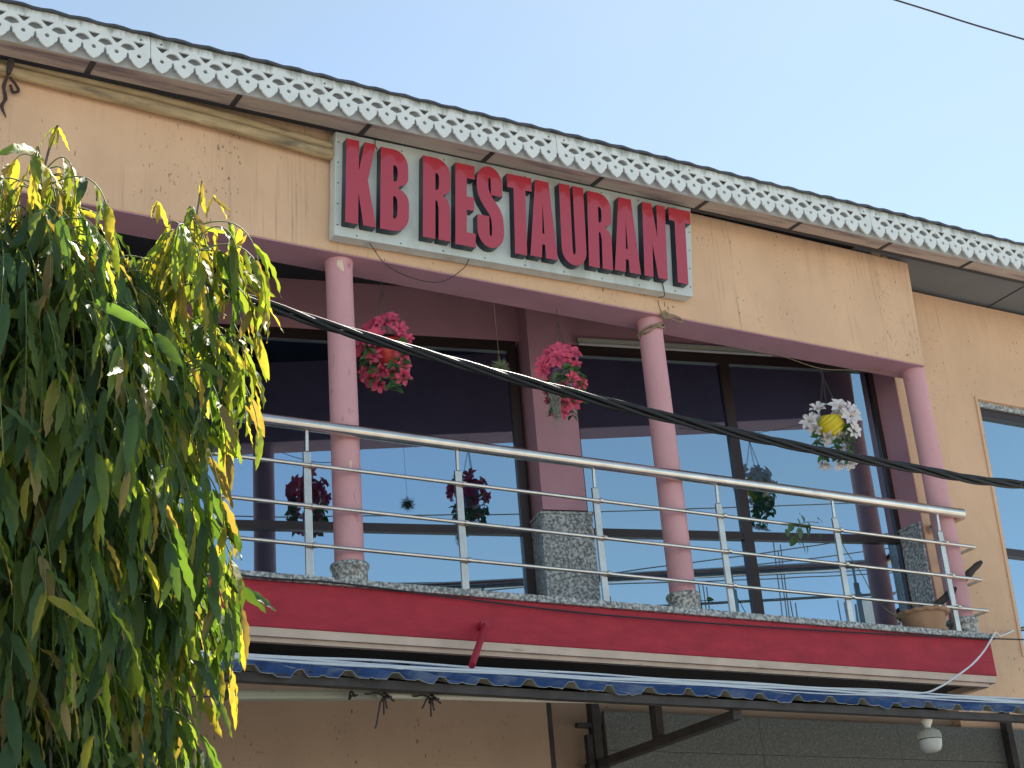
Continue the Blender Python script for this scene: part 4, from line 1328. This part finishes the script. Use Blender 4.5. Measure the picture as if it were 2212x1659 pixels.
# middle basket: lilac pot, rose flowers
b2 = basket('flower_basket', 'hanging basket of rose flowers in a lilac pot with grey moss, before the back pillar', 'flower basket', (5.42, 8.20, 5.895), (5.43, 8.20, 6.33),
            [(0.03, 0.205, 0.03, 0.06, 1, -0.5), (0.0, 0.155, 0.10, 0.075, 0, 0.0), (-0.06, 0.15, 0.06, 0.075, 0, 0.1), (-0.11, 0.10, 0.07, 0.07, 0, 0.2), (0.075, 0.145, 0.06, 0.065, 1, 0.2), (-0.12, 0.045, 0.07, 0.065, 1, 0.5), (-0.02, 0.10, 0.12, 0.065, 0, 0.4), (0.03, 0.12, 0.11, 0.06, 0, 0.3),
             (0.06, -0.055, 0.12, 0.05, 1, 0.4), (0.115, -0.075, 0.08, 0.045, 0, 0.5), (0.055, -0.205, 0.08, 0.055, 1, 0.9), (-0.01, -0.21, 0.08, 0.05, 1, 0.9), (-0.10, -0.10, 0.05, 0.035, 1, 0.9), (-0.10, -0.16, 0.05, 0.035, 1, 1.0), (0.0, -0.10, 0.11, 0.04, 1, 0.6), (-0.015, -0.265, 0.06, 0.04, 1, 1.0), (0.10, 0.07, 0.06, 0.035, 1, 0.4), (-0.07, -0.27, 0.05, 0.03, 1, 1.0)],
            [[(0.0, 0.04, 0.12), (0.02, -0.04, 0.13), (0.035, -0.13, 0.12), (0.04, -0.20, 0.09)], [(0.08, 0.06, 0.08), (0.115, -0.01, 0.09), (0.12, -0.10, 0.08), (0.115, -0.19, 0.06)], [(-0.03, 0.03, 0.12), (-0.02, -0.06, 0.12), (0.0, -0.15, 0.1), (-0.01, -0.2, 0.1)], [(0.05, 0.06, 0.11), (0.08, 0.0, 0.12), (0.085, -0.06, 0.11)], [(-0.08, 0.0, 0.08), (-0.10, -0.1, 0.08), (-0.09, -0.22, 0.06)]],
            (0.082, 0.17, 'pot_purple', 0.2), FL_P)
ms = MB()
for i in range(70):
    base = Vector((5.42, 8.20, 5.895)) + RV * (-0.065 + rnd.gauss(0, 0.02)) + UP * (0.0 - rnd.random() * 0.22) + VV * (0.10 + rnd.uniform(-0.02, 0.03))
    pts = [base]
    L_ = rnd.uniform(0.08, 0.22)
    for k_ in range(1, 6):
        pts.append(base + UP * (-L_ * k_ / 5) + RV * (rnd.gauss(0, 0.008) + 0.022 * (0.5 - (base.z - 5.7)) * k_ / 5) + VV * rnd.gauss(0, 0.006))
    ms.tube(spline(pts, 2), 0.0016, 4, 0, False)
tag(ms.build('hanging_moss', M['moss'], b2), kind='stuff')
# right basket: yellow pot, white flowers
b3 = basket('flower_basket', 'hanging basket of white flowers in a yellow pot, by the right end of the balcony', 'flower basket', (7.795, 8.195, 5.87), (7.795, 8.195, 6.285),
            [(0.075, 0.12, 0.05, 0.085, 0, 0.0), (-0.085, 0.13, 0.02, 0.07, 1, 0.0), (0.15, 0.105, 0.03, 0.065, 1, 0.1), (-0.165, 0.03, 0.05, 0.07, 0, 0.2), (0.145, 0.04, 0.06, 0.08, 0, 0.2), (-0.13, -0.025, 0.04, 0.055, 1, 0.9), (-0.05, -0.095, 0.03, 0.06, 1, 1.0), (0.055, -0.09, 0.01, 0.055, 1, 1.0), (0.15, -0.075, 0.05, 0.065, 0, 0.4),
             (-0.10, -0.315, 0.04, 0.05, 1, 1.2), (0.0, -0.32, 0.04, 0.052, 1, 1.2), (0.085, -0.32, 0.04, 0.052, 1, 1.2), (0.05, -0.185, 0.02, 0.03, 1, 1.0), (0.10, -0.10, 0.04, 0.04, 0, 0.6)],
            [[(-0.12, -0.03, 0.04), (-0.125, -0.12, 0.04), (-0.11, -0.22, 0.04), (-0.10, -0.31, 0.04)], [(0.0, -0.08, 0.03), (0.01, -0.15, 0.04), (0.0, -0.22, 0.04), (0.0, -0.31, 0.04)], [(0.12, 0.0, 0.05), (0.13, -0.08, 0.05), (0.10, -0.19, 0.04), (0.085, -0.31, 0.04)], [(0.12, 0.02, 0.03), (0.10, -0.06, 0.05), (0.08, -0.13, 0.05)]],
            (0.098, 0.165, 'pot_yellow', 0.30), FL_W, 6.352)
wire('hanging_line', [(7.209, 8.2, 6.43), (7.50, 8.2, 6.385), (7.795, 8.2, 6.350), (8.10, 8.2, 6.385), (8.36, 8.2, 6.425), (8.60, 8.2, 6.436)], 0.0025, M['rope'], 'thin cord strung under the beam that carries the white flower basket')

# air plant ball on a thread
ap = thing('air_plant_ball', 'small round air plant hanging on a thread between the two crimson baskets', 'plant', (4.909, 8.161, 5.90))
mb = MB()
cc = Vector((4.909, 8.161, 5.885))
for i in range(170):
    d = Vector((rnd.gauss(0, 1), rnd.gauss(0, 1), rnd.gauss(0, 0.8))).normalized()
    sd = d.cross(Vector((rnd.random(), rnd.random(), rnd.random()))).normalized()
    L_ = rnd.uniform(0.04, 0.075)
    mb.tube([cc + d * 0.01, cc + d * L_ * 0.6 + sd * 0.01, cc + d * L_ + sd * 0.03], [0.002, 0.0018, 0.0006], 4, 0, False)
tag(mb.build('leaves', M['air_plant'], ap), kind='stuff')
tube('thread', [(4.909, 8.161, 5.93), (4.90, 8.161, 6.436)], 0.0012, M['rope'], ap, 4)

# tube light above the right window
tl_ = thing('tube_lamp', 'pale tube lamp fixed above the right-hand mirrored window inside the balcony', 'light', bw(4.9, 6.77, -0.06))
bwbox(MB(), 4.05, 5.68, 6.752, 6.785, -0.075, -0.036).build('casing', M['batten'], tl_)
MB().tube([bw(4.06, 6.74, -0.06), bw(5.72, 6.74, -0.06)], 0.013, 10).build('tube', M['bulb'], tl_)

# ------------------------------------------------------------------ the ashoka tree at left
tree = thing('ashoka_tree', 'tall weeping ashoka tree with hanging wavy leaves at left of the balcony', 'tree', (1.0, 4.75, 0.0))
TC = Vector((0.93, 4.72, 0))


def leaf_arrays(L_, W_, wave, bend, ph, n=12):
    """Long wavy leaf hanging along -z from the origin, face towards -y."""
    vs, fs = [], []
    for i in range(n + 1):
        t = i / n
        w = W_ / 2 * (math.sin(math.pi * min(1, t * 0.93 + 0.05)) ** 0.55) * (1 - 0.55 * t ** 3)
        if i == 0:
            w = 0.001
        if i == n:
            w = 0.0008
        x0 = 0.04 * L_ * math.sin(2.2 * t + ph)
        y0 = -bend * L_ * math.sin(math.pi * 0.5 * t) * (1 - 0.5 * t)
        wv = wave * W_ * math.sin(t * 24 + ph)
        wv2 = wave * W_ * math.sin(t * 24 + ph + 2.0)
        vs += [(x0 - w, y0 - 0.30 * w + wv, -L_ * t), (x0, y0, -L_ * t), (x0 + w, y0 - 0.30 * w + wv2, -L_ * t)]
    for i in range(n):
        a = i * 3
        fs += [(a, a + 3, a + 4, a + 1), (a + 1, a + 4, a + 5, a + 2)]
    return np.array(vs), fs


LEAFV = [leaf_arrays(1.0, 0.165, 0.12, 0.10, 0.3), leaf_arrays(1.0, 0.195, 0.11, 0.18, 1.7), leaf_arrays(1.0, 0.15, 0.15, 0.06, 3.1), leaf_arrays(1.0, 0.215, 0.09, 0.22, 4.4)]
LM = ['leaf_dark', 'leaf_mid', 'leaf_young', 'leaf_bronze']
leaf_meshes = {}
for vi, (lv, lf) in enumerate(LEAFV):
    for mi, mn in enumerate(LM):
        me = bpy.data.meshes.new('leaf')
        me.from_pydata([tuple(p) for p in lv], [], lf)
        me.materials.append(M[mn])
        me.polygons.foreach_set('use_smooth', [True] * len(lf))
        leaf_meshes[(vi, mi)] = me

trng = random.Random(5)
leaves = []       # (pos, rotation 3x3, length, variant, material)
twigs = []        # lists of points


def crown_r(z):
    T = [(0.9, 0.35), (1.6, 0.70), (2.3, 0.66), (2.6, 0.58), (2.9, 0.60), (3.15, 0.72), (3.5, 0.70), (3.8, 0.65), (4.0, 0.60), (4.2, 0.52), (4.4, 0.25)]
    if z <= T[0][0]:
        return T[0][1]
    for (a, ra), (b, rb) in zip(T, T[1:]):
        if z <= b:
            return ra + (rb - ra) * (z - a) / (b - a)
    return T[-1][1]


def hang_leaf(p, out, young, size):
    yaw = trng.uniform(-1.5, 1.5) + math.atan2(out.x, -out.y)     # face roughly outward
    pitch = trng.gauss(0.10, 0.20)
    roll = trng.gauss(0, 0.16)
    if trng.random() < 0.10:
        roll += trng.choice((-1, 1)) * trng.uniform(0.4, 1.0)
    Rm = Matrix.Rotation(yaw, 3, 'Z') @ Matrix.Rotation(-pitch, 3, 'X') @ Matrix.Rotation(roll, 3, 'Y')
    u = trng.random()
    edge = p.z > 3.95 or p.x > 1.42  # sunlit look put into leaf colour: yellow tips kept to top and right
    if young > 0.72 and not edge:
        mi = 1 if u < 0.50 else (3 if u < 0.80 else 0)
    elif young > 0.8:
        mi = 2 if u < 0.62 else (3 if u < 0.8 else 1)
    elif young > 0.5:
        mi = 1 if u < 0.6 else (2 if u < 0.82 else 3)
    else:
        mi = 0 if u < 0.62 else (1 if u < 0.94 else 3)
    leaves.append((p, Rm, size, trng.randrange(4), mi))


def shoot(o, az, reach, rise, drop, n, young0=0.0, size=0.20):
    out = Vector((math.cos(az), math.sin(az), 0))
    side = Vector((-out.y, out.x, 0)) * trng.uniform(-0.15, 0.15)
    pts = []
    for i in range(13):
        t = i / 12
        h = reach * math.sin(t * math.pi * 0.52)
        z = rise * math.sin(math.pi * min(1, t * 1.15)) - drop * t ** 2.0
        pts.append(o + out * h + side * t * reach + UP * z)
    twigs.append(pts)
    for k_ in range(n):
        t = 0.28 + 0.72 * (k_ + trng.random() * 0.7) / n
        x = t * 12
        i = min(11, int(x))
        p = pts[i].lerp(pts[i + 1], x - i)
        yg = min(1.0, max(0, (t - 0.62) * 1.7) + young0 + trng.uniform(-0.12, 0.12))
        sz_ = size * trng.uniform(0.75, 1.15) * (1.0 - 0.45 * max(0, t - 0.8) / 0.2 * 0.8)
        hang_leaf(p, (out + side * trng.uniform(-3, 3)).normalized(), yg, sz_)


# main stems
lead_a = spline([TC + UP * 0.0, TC + Vector((0.01, 0.0, 1.2)), TC + Vector((-0.02, 0.01, 2.6)), (1.01, 4.66, 3.7), (1.035, 4.60, 4.25), (1.055, 4.58, 4.50), (1.085, 4.57, 4.64)], 6)
lead_b = spline([(1.0, 4.72, 2.9), (1.16, 4.66, 3.3), (1.40, 4.62, 3.75), (1.53, 4.60, 4.10), (1.575, 4.60, 4.36), (1.605, 4.60, 4.56)], 6)
nA = len(lead_a)
MB().tube(lead_a, [max(0.0045, 0.055 * (1 - 1.25 * (i / (nA - 1)) ** 0.85)) for i in range(nA)], 12).build('trunk', M['bark'], tree)
nB = len(lead_b)
MB().tube(lead_b, [max(0.0035, 0.020 * (1 - 1.15 * i / (nB - 1))) for i in range(nB)], 8).build('branch', M['bark'], tree)
for k_ in range(9):
    z = 1.2 + 0.33 * k_
    az = -2.6 + 1.9 * k_
    ro = crown_r(z) * 0.75
    MB().tube(spline([TC + UP * z, TC + Vector((math.cos(az) * ro * 0.5, math.sin(az) * ro * 0.5, z + 0.14)), TC + Vector((math.cos(az) * ro, math.sin(az) * ro, z + 0.10)), TC + Vector((math.cos(az) * ro * 1.1, math.sin(az) * ro * 1.1, z - 0.12))], 4), [0.016 - 0.001 * i for i in range(13)], 7).build('branch', M['bark'], tree)

for i in range(1250):
    z = 1.0 + 3.2 * (i + trng.random()) / 1250
    az = trng.uniform(0, 2 * math.pi)
    if trng.random() < 0.45:
        az = trng.uniform(-2.9, 0.35)
    R_ = crown_r(z)
    reach = R_ * trng.choice((trng.uniform(0.30, 0.7), trng.uniform(0.62, 1.02), trng.uniform(0.7, 1.02)))
    o = TC + Vector((math.cos(az) * R_ * 0.10, math.sin(az) * R_ * 0.10, z))
    shoot(o, az, reach, trng.uniform(0.04, 0.14), trng.uniform(0.22, 0.60), trng.randrange(9, 14), 0.10 * max(0, (z - 3.6) / 0.5))
# lobes round the two leading shoots
for (cx_, cy_, z0, z1, rad, nn) in ((1.045, 4.60, 3.75, 4.50, 0.33, 64), (1.54, 4.60, 3.72, 4.38, 0.26, 60), (1.32, 4.58, 3.70, 4.12, 0.26, 34), (0.92, 4.62, 3.9, 4.36, 0.3, 26)):
    for i in range(nn):
        t = (i + trng.random()) / nn
        z = z0 + (z1 - z0) * t
        az = trng.uniform(0, 2 * math.pi)
        shoot(Vector((cx_, cy_, z)), az, rad * (1.05 - 0.62 * t) * trng.uniform(0.6, 1.1), 0.07, trng.uniform(0.10, 0.30), trng.randrange(4, 8), 0.22 + 0.55 * t, 0.19 - 0.05 * t)
# tips
for (p, n_) in ((lead_a[-1], 6), (lead_b[-1], 3), (Vector((1.64, 4.59, 4.50)), 3), (Vector((1.13, 4.58, 4.40)), 3), (Vector((1.44, 4.58, 4.43)), 4)):
    for k_ in range(n_):
        a = k_ * 2.1 + 0.5
        hang_leaf(p + UP * trng.uniform(-0.015, 0.01), Vector((math.cos(a), math.sin(a), 0)), 1.0, trng.uniform(0.075, 0.125))
for (x, y, z, az, reach, drop, n_) in ((1.50, 4.53, 4.13, 3.10, 0.26, 0.06, 10), (1.48, 4.50, 4.05, 3.3, 0.24, 0.10, 9), (1.18, 4.5, 4.08, 0.1, 0.24, 0.12, 9), (1.2, 4.5, 3.98, -0.3, 0.24, 0.18, 9), (1.40, 4.5, 3.98, 3.6, 0.2, 0.16, 9)):
    shoot(Vector((x, y, z)), az, reach, 0.05, drop, n_, 0.35, 0.17)
for (x, y, z, az, reach, drop, n_) in ((1.56, 4.55, 4.34, -0.3, 0.22, 0.16, 8), (1.55, 4.55, 4.28, -0.9, 0.20, 0.20, 8), (1.54, 4.55, 4.26, 0.2, 0.24, 0.22, 9), (1.53, 4.5, 4.20, -0.6, 0.26, 0.24, 9), (1.55, 4.5, 4.24, -2.4, 0.2, 0.2, 8), (1.5, 4.5, 4.16, -1.6, 0.2, 0.24, 9), (1.05, 4.5, 4.36, -0.6, 0.2, 0.2, 8), (1.02, 4.5, 4.40, -1.9, 0.16, 0.2, 8), (1.08, 4.5, 4.28, 0.1, 0.24, 0.22, 9)):
    shoot(Vector((x, y, z)), az, reach, 0.05, drop, n_, 0.55, 0.19)
# long drooping sprays at the right edge
for (x, y, z, az, reach, drop, n_) in ((1.50, 4.55, 4.20, -0.45, 0.24, 0.22, 8), (1.52, 4.55, 4.10, -0.35, 0.25, 0.26, 9), (1.45, 4.6, 3.98, -0.25, 0.22, 0.32, 9), (1.38, 4.55, 3.80, -0.5, 0.28, 0.40, 9), (1.32, 4.5, 3.45, -0.4, 0.33, 0.42, 10), (1.32, 4.5, 3.30, -0.3, 0.36, 0.42, 10), (1.27, 4.5, 3.15, -0.5, 0.38, 0.36, 10), (1.22, 4.45, 2.95, -0.4, 0.30, 0.30, 9), (1.22, 4.45, 2.66, -0.3, 0.32, 0.26, 9), (1.25, 4.45, 2.60, -0.6, 0.34, 0.26, 9)):
    shoot(Vector((x, y, z)), az, reach, 0.06, drop, n_, 0.18, 0.195)

camv = Vector((0, 0, CAM_Z))


def score(l):
    p, Rm, s, v, mi = l
    d = p - camv
    f_ = d.dot(cf)
    if f_ < 0.2:
        return -1
    px = d.dot(cr) / f_ * 3390 / 1106
    py = (d - UP * s * 0.5).dot(cu) / f_ * 3390 / 830
    if abs(px) > 1.0 or abs(py) > 1.0:
        return -1
    nrm = Rm @ Vector((0, -1, 0))
    face = 0.35 + 0.65 * abs(nrm.dot(d.normalized()))
    front = (TC.x + 0.0 - p.x) * 0.0 + (d.normalized().dot(TC + UP * p.z - camv) - d.length)   # in front of the trunk line
    # prefer leaves nearest the viewer, or on the right and top outline
    return s / f_ * face * (1 + 2.2 * max(-0.3, front)) * (1.15 if mi >= 1 else 1.0) * (1.3 if p.x > 1.55 or p.z > 4.15 else 1.0)


order = sorted(range(len(leaves)), key=lambda i: -score(leaves[i]))
single = set(order[:300])
for i in order[:300]:
    p, Rm, s, v, mi = leaves[i]
    ob = place('leaf', leaf_meshes[(v, mi)], tree, p, Rm.to_euler(), s)
V_, F_, MI_ = [], [], []
base = 0
nvl = len(LEAFV[0][0])
for i, (p, Rm, s, v, mi) in enumerate(leaves):
    if i in single:
        continue
    R3 = np.array(Rm)
    V_.append((LEAFV[v][0] * s) @ R3.T + np.array(p) - np.array(WL[tree.name]))
    F_.append(np.array(LEAFV[v][1]) + base)
    MI_.append(np.full(len(LEAFV[v][1]), mi))
    base += nvl
V_ = np.concatenate(V_)
F_ = np.concatenate(F_)
me = bpy.data.meshes.new('foliage')
me.vertices.add(len(V_))
me.vertices.foreach_set('co', V_.astype('f').ravel())
me.loops.add(F_.size)
me.loops.foreach_set('vertex_index', F_.astype('i').ravel())
me.polygons.add(len(F_))
me.polygons.foreach_set('loop_start', np.arange(0, F_.size, 4, dtype='i'))
for mn in LM:
    me.materials.append(M[mn])
me.polygons.foreach_set('material_index', np.concatenate(MI_).astype('i'))
me.polygons.foreach_set('use_smooth', np.ones(len(F_), dtype=bool))
me.update(calc_edges=True)
me.validate()
fo = bpy.data.objects.new('foliage', me)
C.objects.link(fo)
fo.parent = tree
fo['kind'] = 'stuff'
tw = MB()
for pts in twigs:
    tw.tube(pts, [0.0034 - 0.0020 * i / 12 for i in range(13)], 4, 0, False)
tw = tw.build('twigs', M['twig'], tree)
tw['kind'] = 'stuff'

# ------------------------------------------------------------------ across the street, seen only as reflections in the glass
ub = thing('unfinished_building', 'unfinished concrete building with bare rebar, seen reflected in the mirrored windows', 'building', (14, -17, 0))
for lvl in range(3):
    box('floor_slab', 11.0, 17.5, -20.0, -13.6, 3.35 * (lvl + 1), 3.35 * (lvl + 1) + 0.2, M['concrete'], ub)
for cx_ in (11.3, 14.0, 17.2):
    for cy_ in (-13.85, -19.7):
        box('pillar', cx_ - 0.15, cx_ + 0.15, cy_ - 0.15, cy_ + 0.15, 0.0, 10.05, M['concrete'], ub)
for x, z in ((13.83, 12.37), (14.0, 12.3), (13.95, 12.14), (12.02, 11.47), (12.12, 11.45), (12.2, 11.4), (15.18, 10.9), (15.34, 10.85), (15.42, 10.83), (14.1, 10.95), (14.18, 10.9)):
    tube('rebar', [(x, -14.0, 10.25), (x + rnd.uniform(-0.03, 0.03), -14.0, z)], 0.016, M['iron'], ub, 5)
box('water_tank', 15.62, 15.95, -14.2, -13.8, 10.251, 10.83, M['concrete'], ub)
for (xa, za, xb, zb) in ((-8, 11.2, 24, 10.3), (-8, 10.05, 24, 9.05), (-8, 9.98, 24, 8.98), (-4, 8.6, 24, 10.9), (-4, 8.9, 24, 10.3)):
    pts = [(xa + (xb - xa) * t, -5.0, za + (zb - za) * t - 0.5 * math.sin(math.pi * t)) for t in (0, 0.2, 0.4, 0.6, 0.8, 1)]
    wire('power_line', pts, 0.012, M['wire_black'], 'thin power line over the street, reflected in the mirrored windows', 'power line', 'power lines reflected in the glass', 6, 5)
